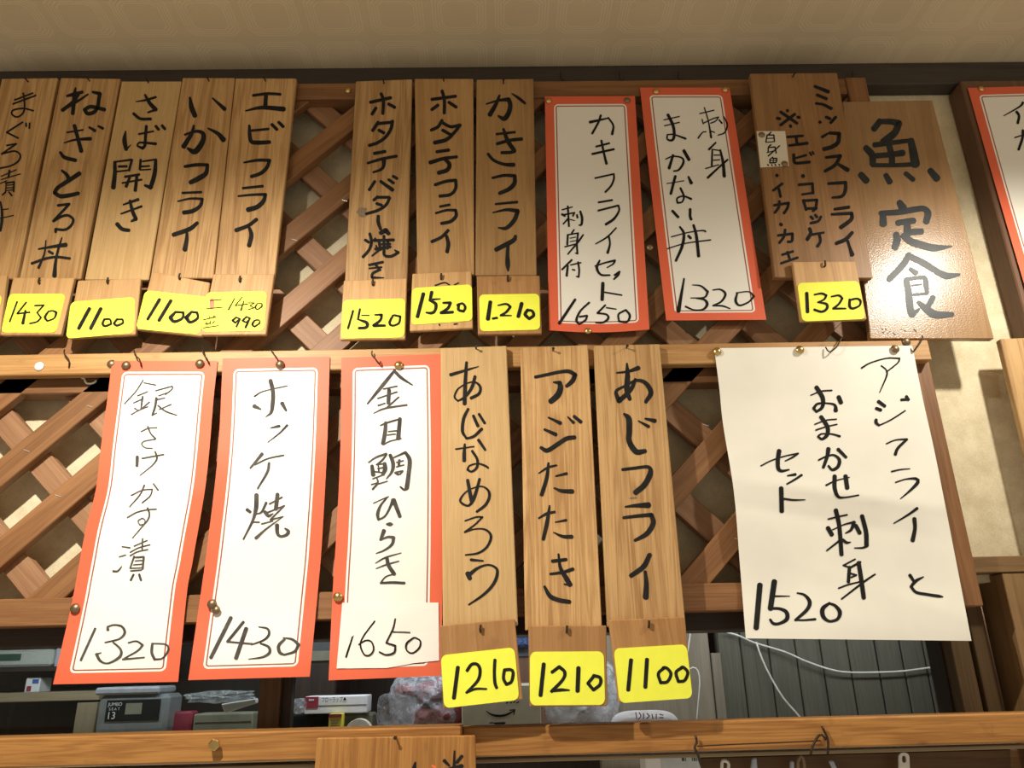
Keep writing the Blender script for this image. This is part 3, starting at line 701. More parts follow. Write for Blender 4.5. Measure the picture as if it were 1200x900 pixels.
struct(obj('trim_7', box(P(1117, 835, 0.1).x, xa + 0.004, 0.10, 0.14, 1.2, ZW - 0.004, 0.001, Z), M['dark']), 'black edge strip beside the grey planks')
struct(obj('door_1', box(P(1158, 800, 0.20).x, 1.35, 0.20, 0.24, 1.0, ZW + 0.15, 0.001, Z), M['pillar']), 'dark brown door panel in the doorway')
struct(obj('wall_upper_kitchen', box(-1.6, 2.2, 0.66, 0.70, 1.0, 2.9, 0, Z), M['dark']), 'dark far wall of the kitchen')

# grey plank partition beyond the hatch
def plank_wall():
    bm = None
    Y = 0.33
    xs = [P(x, 800, Y).x for x in (846, 873, 906, 938, 968, 1000, 1033, 1063, 1090, 1135)]
    for a, b in zip(xs, xs[1:]):
        q = box(a + 0.0012, b - 0.0012, Y, Y + 0.02, 1.2, 1.95, 0.0015, Z)
        bm = q if bm is None else merge(bm, q)
    return merge(bm, box(xs[0], xs[-1], Y + 0.006, Y + 0.022, 1.2, 1.95, 0, Z))
M['grey_planks'] = wood('grey_planks', (0.105, 0.10, 0.073), (0.062, 0.060, 0.044), 0.5, 0.7)
M['taupe'] = wood('taupe_board', (0.24, 0.205, 0.15), (0.17, 0.145, 0.105), 0.4, 0.65)
struct(obj('wall_kitchen', plank_wall(), M['grey_planks']), 'grey plank partition beyond the hatch')
Y = 0.325
struct(obj('trim_8', merge(box(P(700, 800, Y).x, P(836, 800, Y).x, Y + 0.004, Y + 0.03, 1.2, 1.95, 0.001, Z),
                           box(P(837, 800, Y).x, P(848, 800, Y).x, Y, Y + 0.03, 1.2, P(842, 765, Y).z, 0.001, Z)), M['taupe']),
       'taupe board beside the grey planks')

# ------------------------------------------------------------------ lattice panel
lat = thing('lattice_panel', (0, 0.005, 1.762), 'brown wooden lattice panel in a frame behind all the menu signs', 'lattice')
LX0, LX1, LZ0, LZ1 = -1.15, 0.666, 1.762, 2.668
RW = 0.036
def rail(x0, x1, z0, z1, y0=-0.006, y1=0.034, along=X, m='lattice'):
    return obj('rail', box(x0, x1, y0, y1, z0, z1, 0.0015, along), M[m], lat)
rail(LX0, LX1 - RW, LZ1 - 0.034, LZ1); rail(LX0, LX1 - RW, LZ0, LZ0 + 0.037)
rail(LX0, LX1 - RW, 2.098, 2.136, 0.0, 0.034)
obj('post', box(LX1 - RW, LX1, -0.008, 0.036, LZ0 - 0.002, LZ1, 0.0015, Z), M['lattice'], lat)
def slat(off, s, y0, m):
    """z = s*x + off*sqrt2; clip to the inside of the frame"""
    x0, x1, z0, z1 = LX0, LX1 - RW / 2, LZ0 + 0.012, LZ1 - 0.012
    c = off * sqrt(2)
    lo, hi = sorted(((z0 - c) / s, (z1 - c) / s))
    a, b = max(x0, lo), min(x1, hi)
    if b - a < 0.03: return
    p, q = Vector((a, y0, s * a + c)), Vector((b, y0, s * b + c))
    d = (q - p).normalized(); nrm = Vector((-d.z, 0, d.x)) * 0.0182
    fr = [q + nrm, q - nrm, p - nrm, p + nrm]
    obj('slat', hexa(fr, [v + Vector((0, 0.016, 0)) for v in fr], 0.0012, d), M[m], lat)
offs = [2.598, 2.5, 2.403, 2.305, 2.206, 2.108, 2.008, 1.909, 1.812, 1.714, 1.609, 1.503, 1.397, 1.291, 1.184, 1.083, 0.983, 0.883, 0.79]
for o in offs: slat(o, 1, 0.0, 'lattice')
offs = [0.52, 0.62, 0.722, 0.823, 0.932, 1.035, 1.139, 1.243, 1.346, 1.446, 1.546, 1.645, 1.745, 1.845, 1.945, 2.045, 2.145, 2.245]
for o in offs: slat(o, -1, 0.0165, 'lattice_pale')

for x, y in ((105, 476), (31, 528), (68, 581), (404, 235), (345, 281), (827, 498), (865, 632)):   # staples in the slats
    c = P(x, y, -0.0006)
    obj('staple', tube([c + Vector((-0.0045, 0.0004, 0.0016)), c + Vector((-0.0043, 0, 0.0015)), c + Vector((0.0043, 0, -0.0015)), c + Vector((0.0045, 0.0004, -0.0016))], 0.0005, 5), M['staple'], lat)
# batten nailed across the lattice, and the counter rails below
zb0, zb1 = P(300, 435, -0.026).z, P(300, 411, -0.026).z
bat = obj('batten', box(-1.15, P(1089, 406, -0.026).x, -0.026, -0.0085, zb0, zb1, 0.0015, X), M['batten'])
tag(bat, 'pale pine batten across the middle of the lattice, full of pins', 'batten')
rl = obj('counter_rail', box(-1.15, P(541, 870, -0.032).x, -0.032, 0.02, P(250, 894, -0.032).z, P(250, 858.5, -0.032).z, 0.002, X), M['rail'])
tag(rl, 'orange wooden rail along the bottom left with one hexagonal nail', 'rail')
rr = obj('counter_rail', box(P(541, 870, -0.012).x + 0.001, 1.3, -0.012, 0.02, P(800, 881, -0.012).z, P(800, 845.5, -0.012).z, 0.002, X), M['rail'])
tag(rr, 'long orange wooden rail along the bottom right with a wire strung across', 'rail')

# dark board at the right with its red framed slip, and the pale plaque under it
pf = 0.012
xa = P(1127, 100, pf).x
pil = obj('backing_board', box(xa, xa + 0.42, pf, 0.054, P(1195, 396, pf).z - 0.02, P(1127, 97, pf).z + 0.005, 0.002, Z), M['pillar'])
tag(pil, 'dark brown board at the right edge behind a red framed slip', 'board')
bm, fr = pxslab([(1172, 397), (1290, 392), (1330, 640), (1231, 640)], 0.0, 0.0, 0.012)
o = obj('menu_plaque', bm, M['plaque']); tag(o, 'blank pale wooden plaque cut off by the right edge, below the dark board', 'plaque')

# ------------------------------------------------------------------ wooden menu plaques
def nail_bm(px, py, Yf, r=0.0022, L=0.010, bend=True):
    c = P(px, py, Yf)
    bm = lathe([(0, L), (r * 0.9, L), (r, L - 0.001), (r * 0.55, L - 0.0015), (r * 0.5, 0), (r * 0.5, -0.004), (0, -0.004)], c)
    return bm
def hook_bm(px, py, Yf):
    """square-bend screw hook: shank out of the wood, then turned up"""
    c = P(px, py, Yf)
    pts = [c + Vector((0, 0.004, -0.002)), c + Vector((0, -0.0025, -0.002)), c + Vector((0, -0.0040, -0.0012)), c + Vector((0, -0.0044, 0.001)), c + Vector((0.0006, -0.0042, 0.0060))]
    return tube(pts, 0.0016, 6)
def plaque(key, quad, yt, yb, label, mat='plaque', th=0.009, nail=None, ink='ink', fat=1.0, group='wooden menu plaques'):
    bm, fr = pxslab(quad, yt, yb, th)
    base = (fr[2] + fr[3]) / 2
    t = thing('menu_plaque', base, label, 'plaque', group)
    obj('board', bm, M[mat], t)
    s = quad_surf(fr)
    if key: write(key, s, t, ink, fat=fat)
    if nail:
        y = yt if abs(nail[1] - quad[0][1]) < 60 else yb
        obj('nail', nail_bm(nail[0], nail[1], y), M['iron'], t)
    return t, s
U = -0.020
plaque('maguro', [(2, 92), (67.5, 91), (19, 327), (-49, 326)], U, U, 'pale wooden plaque at the far left reading まぐろ漬丼', nail=(33, 96))
plaque('negi', [(71, 91), (141, 92), (94.5, 327), (22.5, 327)], U, U, 'pale wooden plaque lettered ねぎとろ丼, second from the left edge', nail=(105, 95))
plaque('saba', [(142.5, 95), (212.5, 95), (174, 328), (99, 328)], U, U, 'pale wooden plaque lettered さば開き above the leftmost 1100 tag', 'plaque_pale', nail=(174, 97))
plaque('ika', [(214, 91), (275, 91), (250, 326), (176, 326)], U, U, 'pale wooden plaque lettered いかフライ in broad brush strokes', nail=(245, 95))
plaque('ebi', [(276, 91.5), (347, 91.5), (322, 322), (251, 326)], U, U, 'pale wooden plaque lettered エビフライ, right end of the left group', nail=(311, 95))
plaque('hotabata', [(417, 95), (483, 92.5), (477, 330), (404, 331)], U, U, 'pale wooden plaque lettered ホタテバター焼き with an ink smear', 'plaque', nail=(450, 98))
plaque('hotafurai', [(486, 92), (554.5, 92), (556, 322), (489, 323)], U, U, 'pale wooden plaque lettered ホタテフライ, between two other plaques', 'plaque_old', nail=(520, 95))
plaque('kaki', [(558.5, 93), (625, 92), (629, 323), (557, 323)], U, U, 'pale wooden plaque lettered かきフライ beside a red framed slip', 'plaque_old', nail=(590, 98))
tm, sm = plaque('mix', [(879, 86), (981, 85), (1023, 326), (908, 325)], -0.0325, -0.0325, 'wide brown wooden plaque lettered ミックスフライ with a small white note', 'plaque_brown', th=0.011, nail=(929, 90))
L = -0.038
plaque('namero', [(516.4, 407.7), (593.7, 405), (607, 733), (519, 735)], L, L, 'pale wooden plaque lettered あじなめろう in thin strokes, lower row', 'plaque_pale', nail=(558, 409))
plaque('tataki', [(610, 407.3), (689, 404), (705.5, 735), (615.5, 739)], L, L, 'pale wooden plaque lettered アジたたき, middle of the lower three', 'plaque', nail=(648, 411))
plaque('ajifry', [(696, 405), (773, 403), (803.5, 732), (712, 735)], L, L, 'pale wooden plaque lettered あじフライ in thick brush, lower row', 'plaque', nail=(734, 408))
tk, sk = plaque('kome', [(371, 865), (556.7, 862), (560, 1010), (361, 1012)], -0.046, -0.046, 'wide orange wooden board hanging below the bottom rail', 'rail', th=0.012, nail=(464, 864), group=None)
tb, sb = plaque('teishoku', [(987, 119), (1092.7, 117), (1165.3, 397), (1020, 397)], -0.0200, -0.0200, 'large varnished wooden board brushed 魚定食, shining at the bottom', 'board', fat=1.12, th=0.0112, ink='ink_board', group=None)

# small paper note pinned on the brown plaque
def rounded(quad, r, n=5):
    """photo-space outline of a card with rounded corners; r as a share of its sides"""
    out = []
    def bil(u, v):
        (a, b), (c, d), (e, f), (g, h) = quad
        return (a * (1 - u) * (1 - v) + c * u * (1 - v) + e * u * v + g * (1 - u) * v,
                b * (1 - u) * (1 - v) + d * u * (1 - v) + f * u * v + h * (1 - u) * v)
    rx, ry = r
    for cx, cy, a0 in ((1 - rx, ry, -90), (1 - rx, 1 - ry, 0), (rx, 1 - ry, 90), (rx, ry, 180)):
        for k in range(n + 1):
            t = radians(a0 + 90 * k / n)
            out.append(bil(cx + rx * cos(t), cy + ry * sin(t)))
    return out
def pasted(name, outline, surf, lift, th, mat, parent=None):
    bm = bmesh.new()
    f = [surf.hit(x, y, lift + th) for x, y in outline]
    a = [bm.verts.new(p) for p in f]; b = [bm.verts.new(p + Vector((0, th, 0))) for p in f]
    bm.faces.new(a); bm.faces.new(b[::-1])
    for i in range(len(a)):
        j = (i + 1) % len(a); bm.faces.new((a[i], a[j], b[j], b[i]))
    bmesh.ops.recalc_face_normals(bm, faces=bm.faces)
    return obj(name, bm, mat, parent)
q = [(886.5, 154), (920, 154), (924.5, 194.5), (891, 196.5)]
nt_ = pasted('paper_note', q, sm, 0.0003, 0.0004, M['notepaper'])
tag(nt_, 'small white paper note reading 白身魚 pinned to the brown plaque', 'note')
write('shiromi', sm, nt_, lift=0.0010)

# ------------------------------------------------------------------ price plates: a little board on a hook, a yellow card glued on it
def plate(key, quad, card, Yp, label, mat='plate', nail=None, extra=None, th=0.008, ink='ink'):
    bm, fr = pxslab(quad, Yp, Yp, th)
    t = thing('price_plate', (fr[2] + fr[3]) / 2, label, 'price tag', 'yellow price tags')
    obj('board', bm, M[mat], t)
    s = quad_surf(fr)
    c = pasted('price_card', rounded(card, (0.075, 0.13)), s, 0.0002, 0.0008, M['yellow'], t)
    if key: write(key, s, c, ink, lift=0.0013)
    if extra: write(extra, s, t, lift=0.0004, name='lettering')
    if nail: obj('hook', hook_bm(nail[0], nail[1], Yp), M['iron'], t)
    return t
V = -0.0295
plate(None, [(-62, 323), (8, 322), (-1, 392), (-78, 392)], [(-66, 346), (3, 346), (-6, 388), (-76, 388)], V, 'yellow price tag cut off by the left edge of the picture')
plate('p1430a', [(15, 325), (87, 325.5), (71, 392), (0, 392.5)], [(11.3, 344.7), (77.3, 344.7), (66, 389.8), (1.5, 389.8)], V, 'yellow price tag 1430 hanging under the ねぎとろ丼 plaque', nail=(47, 331))
plate('p1100a', [(91, 328.5), (165, 326), (158.5, 392), (78.5, 396)], [(83.5, 354), (158.5, 348.5), (157, 390.5), (77.5, 397)], V, 'yellow price tag 1100 under さば開き, on pale wood', 'plate', nail=(127, 331))
plate('p1100b', [(178, 318), (246, 331), (236.5, 394), (160, 386)], [(170.5, 340.5), (245, 348.5), (234, 392.3), (159.5, 385.5)], V, 'tilted yellow price tag 1100 under いかフライ', nail=(211, 326))
plate('p1430b', [(250, 321), (321.5, 321), (311.5, 392), (235.5, 392.5)], [(242, 343), (313, 341.5), (310, 387.8), (236.5, 389)], V - 0.004, 'yellow price tag with two prices, 1430 and 990, under エビフライ', nail=(281.5, 329))
plate('p1520a', [(402.7, 328.7), (476.7, 326), (474.7, 397), (398, 398)], [(402, 352), (475, 350), (474, 395.5), (399.5, 397)], V, 'yellow price tag 1520 under the plaque with the ink smear', nail=(437, 333))
plate('p1520b', [(483.3, 320.4), (552.5, 317.5), (554.2, 384.5), (480, 388)], [(483, 338), (553, 333.5), (553.6, 376), (482, 381)], V, 'yellow price tag 1520 covering older writing, under ホタテフライ', nail=(517, 326), extra='q1520b')
plate('p1210a', [(558.7, 323.3), (632.4, 322.7), (635, 391), (560, 392)], [(561.5, 345.5), (632, 344.5), (633, 386.5), (562.5, 388.5)], V, 'yellow price tag 1.210 under the かきフライ plaque', 'plate_dark', nail=(595, 328))
plate('p1320b', [(928.7, 306.7), (1002.7, 306), (1016, 374), (938.7, 376)], [(934, 332), (1006, 329.5), (1014, 374), (940, 377)], -0.0425, 'yellow price tag 1320 hanging on the brown ミックスフライ plaque', 'plate', nail=(966, 311))
W_ = -0.0475
plate('p1210b', [(515, 733.3), (603.3, 724.7), (612.7, 820), (519.5, 830.5)], [(516.5, 768), (603, 758.5), (608.5, 820), (520.5, 830)], W_, 'tilted yellow price tag 1210 under あじなめろう', 'plate_dark', nail=(563, 738))
plate('p1210c', [(619.3, 733.3), (710.7, 733), (712, 827.5), (620.5, 828.5)], [(621, 763.8), (707.5, 763.3), (709, 826), (621, 826.6)], W_, 'yellow price tag 1210 under アジたたき, between two other tags', 'plate_dark', nail=(664, 739))
plate('p1100c', [(713.3, 726.7), (802.7, 722.7), (811.5, 815), (725, 823.5)], [(719, 760), (804.5, 755), (811.5, 818), (726, 824)], W_, 'yellow price tag 1100 under あじフライ in the lower row', 'plate_dark', nail=(760, 733))

# ------------------------------------------------------------------ paper slips
def edge(pts, n):
    """resample a side of the sheet to n+1 points evenly by height"""
    c = catmull([tuple(map(float, p)) for p in pts], 3) if len(pts) > 2 else [pts[0], pts[1]]
    out = []
    y0, y1 = c[0][1], c[-1][1]
    for i in range(n + 1):
        y = y0 + (y1 - y0) * i / n
        for a, b in zip(c, c[1:]):
            if a[1] - 1e-6 <= y <= b[1] + 1e-6:
                t = (y - a[1]) / max(1e-9, b[1] - a[1]); out.append((a[0] + (b[0] - a[0]) * t, y)); break
        else:
            out.append(tuple(c[-1][:2]) if i else tuple(c[0][:2]))
    return out
def sheet(name, left, right, depth, mat, label, cat, group=None, wave=0.0008, seed=1, rows=36, cols=14, sag=0.0, curl=0.0, creases=()):
    """hanging paper: side outlines in the photo, depth(t) from top to bottom"""
    Ls, Rs = edge(left, rows), edge(right, rows)
    rnd = random.Random(seed); ph = [rnd.uniform(0, 6.28) for _ in range(6)]
    g = []
    for i in range(rows + 1):
        t = i / rows; row = []
        for j in range(cols + 1):
            u = j / cols
            px = Ls[i][0] + (Rs[i][0] - Ls[i][0]) * u; py = Ls[i][1] + (Rs[i][1] - Ls[i][1]) * u
            py += sag * sin(pi * u) * t ** 6
            y = depth(t) + wave * (sin(3.1 * t * pi + 1.7 * u + ph[0]) + 0.7 * sin(5.3 * u + 4.0 * t + ph[1]) + 0.5 * sin(9 * t + 5 * u + ph[2])) * min(1, t * 6)
            for t0, am, wd, sl, uc in creases:
                y -= am * math.exp(-abs(t - t0 - sl * (u - 0.5)) / wd) * math.exp(-((u - uc) / 0.55) ** 2)
            y -= curl * (2 * u - 1) ** 2 * t
            row.append(P(px, py, y))
        g.append(row)
    W = sum((g[i][-1] - g[i][0]).length for i in range(rows + 1)) / (rows + 1)
    H = ((g[-1][0] - g[0][0]).length + (g[-1][-1] - g[0][-1]).length) / 2
    bm = bmesh.new(); uvl = bm.loops.layers.uv.verify()
    vs = [[bm.verts.new(p) for p in r] for r in g]
    verts = [p for r in g for p in r]; faces = []
    for i in range(rows):
        for j in range(cols):
            f = bm.faces.new((vs[i][j], vs[i + 1][j], vs[i + 1][j + 1], vs[i][j + 1]))
            for l, (a, b) in zip(f.loops, ((i, j), (i + 1, j), (i + 1, j + 1), (i, j + 1))):
                l[uvl].uv = ((b / cols - 0.5) * W, (0.5 - a / rows) * H)
            k = cols + 1; faces.append((i * k + j, (i + 1) * k + j, (i + 1) * k + j + 1, i * k + j + 1))
    mt = mat(W, H) if callable(mat) else mat
    o = obj(name, bm, mt, smooth=True)
    md = o.modifiers.new('thickness', 'SOLIDIFY'); md.thickness = 0.0003; md.offset = -1
    es = o.modifiers.new('crisp_edges', 'EDGE_SPLIT'); es.split_angle = radians(40)
    tag(o, label, cat, group)
    return o, Surf(verts, faces)
RED, LINE = (0.80, 0.15, 0.072), (0.33, 0.09, 0.055)
WHITE = (0.88, 0.86, 0.79)
def red_slip(mx, my, red=RED):
    return lambda W, H: paper_mat('red_framed_paper', W, H, mx, my, red, WHITE, LINE)
def lerp(*kn):
    def f(t):
        for (a, x), (b, y) in zip(kn, kn[1:]):
            if t <= b:
                s = (t - a) / (b - a); s = s * s * (3 - 2 * s); return x + (y - x) * s
        return kn[-1][1]
    return f
G = 'red framed paper slips'
o, s = sheet('menu_slip', [(638.5, 113), (641, 250), (643.3, 387)], [(744, 112.5), (752, 240), (761, 386)], lerp((0, -0.0095), (1, -0.012)), red_slip(0.0155, 0.0150), 'red framed slip lettered カキフライセット priced 1650, right of かきフライ', 'menu slip', G, 0.0004, 3, sag=3)
write('kakiset', s, o)
o, s = sheet('menu_slip', [(750, 102.7), (764, 230), (780.7, 375.5)], [(855, 102.7), (875, 230), (898, 374.7)], lerp((0, -0.0095), (1, -0.014)), red_slip(0.0150, 0.0145), 'red framed slip lettered 刺身まかない丼 priced 1320', 'menu slip', G, 0.0004, 5)
write('makanai', s, o)
o, s = sheet('menu_slip', [(1134, 103), (1173, 240), (1213, 376)], [(1241, 100), (1275, 240), (1316, 372)], lerp((0, pf - 0.003), (1, pf - 0.005)), red_slip(0.0150, 0.0145), 'red framed slip cut off by the right edge, on the dark board', 'menu slip', G, 0.0003, 8)
write('ika2', s, o)
hang = lerp((0, -0.0285), (0.25, -0.024), (0.76, -0.010), (1, -0.019))
o, s = sheet('menu_slip', [(131.5, 423), (125.5, 470), (118.5, 522), (112.5, 573), (100.5, 620), (92, 665), (82.5, 714), (62, 802)],
             [(255, 423), (250, 470), (245.5, 525), (240, 575), (229, 639), (224.5, 665), (219, 695), (208.7, 799)], hang,
             red_slip(0.0170, 0.0150), 'red framed slip lettered 銀さけかす漬 priced 1320, leftmost of the lower row', 'menu slip', G, 0.0012, 11, creases=((0.41, 0.0035, 0.05, 0.0, 1.0), (0.80, 0.0018, 0.05, 0.15, 0.4)))
write('gin', s, o, 'ink_paled')
o, s = sheet('menu_slip', [(261, 420), (255.5, 530), (243, 639), (236, 690), (220.5, 797)], [(386.5, 418), (383, 530), (377, 639), (372.7, 690), (363, 793)], hang,
             red_slip(0.0170, 0.0150), 'red framed slip lettered ホッケ焼 priced 1430', 'menu slip', G, 0.0009, 14)
write('hokke', s, o, 'ink_paled')
o, s = sheet('menu_slip', [(400, 419.3), (398.7, 528), (394, 628), (390, 690), (385, 797.3)], [(516.5, 414.7), (518.5, 520), (519, 628), (518.5, 690), (517, 792)], hang,
             red_slip(0.0170, 0.0150), 'red framed slip lettered 金目鯛ひらき with a price patch 1650', 'menu slip', G, 0.0006, 17)
write('kinme', s, o, 'ink_paled')
sl = pasted('price_slip', [(401.3, 706.5), (514, 706.2), (514.3, 740), (514.7, 774), (486, 777), (454, 782.7), (425, 783), (394.7, 783.3), (398, 745)], s, 0.0009, 0.0004, M['slip'], o)
sl['label'] = 'white paper patch with the price 1650'
write('kinmeprice', s, sl, lift=0.0016)
o, s = sheet('paper_sign', [(837, 408), (843, 455), (847.5, 498), (860, 576), (867, 660), (874, 748)], [(1069, 405), (1082, 470), (1096, 533), (1117, 640), (1138.5, 751)],
             lerp((0, -0.0285), (0.45, -0.017), (0.8, -0.013), (1, -0.018)), M['plainpaper'], 'large white paper sign lettered アジフライとおまかせ刺身セット 1520', 'sign', None, 0.0022, 23, 60, 30, creases=((0.50, 0.0050, 0.05, 0.10, 0.55), (0.60, -0.0030, 0.05, 0.12, 0.3), (0.28, 0.0022, 0.08, -0.2, 0.2), (0.80, 0.0020, 0.07, 0.25, 0.8)))
write('big', s, o)

# ------------------------------------------------------------------ pins, tacks and hooks
def tack(px, py, Y, mat, label, r=0.0062, group='thumbtacks'):
    c = P(px, py, Y)
    bm = lathe([(0, r * 0.62), (r * 0.35, r * 0.58), (r * 0.7, r * 0.40), (r * 0.92, r * 0.18), (r, 0.0004), (r * 0.9, 0), (0.0006, 0), (0.0005, -0.008), (0, -0.0085)], c, seg=18)
    o = obj('thumbtack', bm, M[mat], smooth=True)
    return tag(o, label, 'thumbtack', group)
SK = -0.0300
for px, py, Y, m, lb in [
    (643, 118, -0.0105, 'brass', 'brass thumbtack in the top left corner of the カキフライセット slip'),
    (735, 117.5, -0.0105, 'old_brass', 'dull thumbtack in the top right corner of the カキフライセット slip'),
    (689, 388, -0.0125, 'brass', 'brass thumbtack under the bottom edge of the カキフライセット slip'),
    (769, 107, -0.0105, 'brass', 'brass thumbtack at the top left of the まかない丼 slip'),
    (850, 105, -0.0105, 'brass', 'brass thumbtack at the top right of the まかない丼 slip'),
    (761.5, 290, -0.0125, 'old_brass', 'brown thumbtack on the left edge of the まかない丼 slip'),
    (1150, 104, pf - 0.004, 'brass', 'brass thumbtack holding the slip on the dark board'),
    (408, 106, -0.0062, 'brass', 'brass thumbtack in the bare top rail beside ホタテバター焼き'),
    (130.5, 426.5, -0.0265, 'old_brass', 'brown thumbtack half hidden at the left corner of the 銀さけ slip'),
    (147.5, 428, -0.0310, 'old_brass', 'dull thumbtack at the top left of the 銀さけ slip'),
    (234, 426, -0.0310, 'old_brass', 'dull thumbtack at the top right of the 銀さけ slip'),
    (88, 713, -0.0135, 'old_brass', 'dull thumbtack on the left edge of the 銀さけ slip'),
    (328, 427, -0.0310, 'old_brass', 'dull thumbtack at the top of the ホッケ焼 slip'),
    (248.5, 708, -0.0135, 'old_brass', 'dull thumbtack on the left edge of the ホッケ焼 slip, upper of two'),
    (253.5, 715, -0.0135, 'old_brass', 'small dull thumbtack on the ホッケ焼 slip, lower of two'),
    (467, 428, -0.0310, 'brass', 'brass thumbtack at the top of the 金目鯛 slip'),
    (396, 699.5, -0.0130, 'brass', 'brass thumbtack on the left edge of the 金目鯛 slip'),
    (840.5, 412, -0.0305, 'brass', 'brass thumbtack in the top left corner of the big paper'),
    (937.5, 410, -0.0310, 'brass', 'shiny brass thumbtack in the middle of the top edge of the big paper'),
    (1049, 409, -0.0310, 'old_brass', 'dull thumbtack in the top right corner of the big paper'),
    (1062, 400.5, -0.0265, 'old_brass', 'brown thumbtack in the batten above the right corner of the big paper'),
    (892.5, 158, -0.0337, 'old_brass', 'dull thumbtack at the top left of the small note'),
    (919.5, 192, -0.0337, 'old_brass', 'dull thumbtack at the bottom right of the small note'),
]:
    small = py < 400 or 'small' in lb
    tack(px, py, Y, m, lb, 0.0066 if not small else 0.0056)
tack(46, 429.5, -0.0265, 'white_plastic', 'round white pin in the left end of the batten', 0.0072, None)
# torn white clip under the batten
cl = tube(catmull([tuple(P(x, y, -0.004)) for x, y in ((96, 441), (99, 444), (101, 448.5), (106, 449.5), (111, 448), (113, 445.5))], 0.002), 0.0016, 6)
o = obj('plastic_scrap', merge(cl, lathe([(0, 0.002), (0.0035, 0.001), (0.004, 0), (0, 0)], P(97.5, 441.5, -0.004), seg=10)), M['white_plastic'], smooth=True)
tag(o, 'torn scrap of white plastic under the batten, left of the 銀さけ slip', 'plastic scrap')
# hexagonal nail in the lower rail
hx = lathe([(0, 0.012), (0.0058, 0.012), (0.0072, 0.0105), (0.0072, 0.007), (0.0028, 0.0065), (0.0028, -0.006), (0, -0.006)], P(254, 872, -0.032), seg=6)
tag(obj('hex_nail', hx, M['brass']), 'hexagonal brass nail in the bottom left rail', 'nail')

def hook(pts, label, Y=-0.0265, r=0.0011, out=0.006):
    q = []
    n = len(pts)
    for i, (x, y) in enumerate(pts):
        q.append(tuple(P(x, y, Y - out * sin(pi * min(1, (i + 0.15) / (n - 0.7))))))
    o = obj('hook_nail', tube(catmull(q, 0.0018), r, 6), M['iron'], smooth=True)
    return tag(o, label, 'hook', 'bent hook nails')
hook([(75.5, 410), (75.5, 415), (80, 420.5), (81, 424), (80.8, 431)], 'bent hook nail in the batten between the white pin and the 銀さけ slip')
hook([(157, 411), (159, 417), (163.5, 421), (165.5, 430)], 'bent hook nail over the left half of the 銀さけ slip', -0.0305)
hook([(237, 408), (238.5, 415), (242.5, 420.5), (245, 427)], 'bent hook nail over the right corner of the 銀さけ slip', -0.0305)
hook([(317, 409), (320, 414), (324, 419), (327, 425)], 'bent hook nail pointing at the tack of the ホッケ焼 slip', -0.0305)
hook([(436, 411.5), (436, 416), (440, 421), (444.5, 427), (446, 423.5)], 'bent hook nail over the top of the 金目鯛 slip', -0.0305)
hook([(967.5, 407), (972, 412.5), (980, 407), (983, 402), (987, 395)], 'check-shaped hook nail over the big paper', -0.0305)
hook([(1066.5, 408), (1070, 412), (1076, 405), (1081, 397), (1080.5, 393.5)], 'check-shaped hook nail right of the big paper, at the end of the batten')
for px, lb in ((657, 'thin hook in the ceiling trim above the カキフライセット slip, left one'), (726, 'thin hook in the ceiling trim above the カキフライセット slip, right one'),
               (795, 'thin hook in the ceiling trim above the まかない丼 slip'), (999, 'thin hook in the ceiling trim right of the brown plaque')):
    hook([(px, 84), (px, 88), (px + 0.5, 92), (px + 2, 95), (px + 4, 93)], lb, 0.018, 0.0010, 0.008)

# wire strung on the right-hand rail
wr = thing('strung_wire', P(890, 872, -0.014), 'dark wire strung between two hooks on the bottom right rail', 'wire')
yw = -0.016
obj('wire', tube([P(817, 874.5, yw), P(860, 872.3, yw), P(910, 870.5, yw), P(962, 868, yw)], 0.0008, 6), M['iron'], wr)
for pts in ([(815, 862), (816.5, 870), (814, 876), (818, 885), (821, 895), (824, 903)], [(963, 851), (967, 859), (970.5, 868), (970, 884)]):
    obj('hook', tube(catmull([tuple(P(x, y, yw - 0.002)) for x, y in pts], 0.003), 0.0016, 6), M['iron'], wr, smooth=True)
obj('hook', tube(catmull([tuple(P(x, y, yw - 0.002)) for x, y in ((950, 884), (953, 873), (958, 864), (963, 861), (968, 867))], 0.003), 0.0016, 6), M['iron'], wr, smooth=True)
# ------------------------------------------------------------------ things behind the serving hatch
ZS = 1.583                                             # shelf inside the hatch
sh = obj('hatch_shelf', merge(box(-1.2, 0.70, 0.022, 0.30, ZS - 0.005, ZS, 0.001, X), box(-1.2, 0.16, 0.2995, 0.64, ZS - 0.005, ZS, 0.001, X)), M['shelf'])
tag(sh, 'wooden shelf inside the serving hatch, behind the bottom rail', 'shelf')
M['foam'] = plain('white_foam', (0.46, 0.48, 0.44), 0.8, var=0.08, scale=220)
M['green'] = plain('dark_green_label', (0.03, 0.075, 0.05), 0.5)
M['lavender'] = plain('lavender_card', (0.45, 0.45, 0.53), 0.6)
M['carton_white'] = plain('white_carton', (0.80, 0.81, 0.84), 0.5, var=0.05)
M['blue_print'] = plain('blue_print', (0.06, 0.12, 0.38), 0.5)
M['black_label'] = plain('black_label', (0.014, 0.015, 0.015), 0.6, spec=0.1)
M['grey_tub'] = plain('milky_grey_plastic', (0.22, 0.235, 0.24), 0.35)
M['lid'] = plain('pale_lid', (0.36, 0.37, 0.42), 0.35)
M['maroon'] = plain('maroon_print', (0.30, 0.035, 0.06), 0.5)
M['kraft'] = plain('greyish_cardboard', (0.52, 0.49, 0.365), 0.7, var=0.06, scale=90)
M['yellow_tag'] = plain('yellow_tag', (0.78, 0.66, 0.06), 0.5)
M['tape'] = plain('cream_tape', (0.80, 0.77, 0.65), 0.5)
M['meat'] = plain('dark_red_contents', (0.26, 0.055, 0.06), 0.35, var=0.5, scale=120)
M['blue_bag'] = plain('blue_plastic', (0.06, 0.10, 0.25), 0.3)
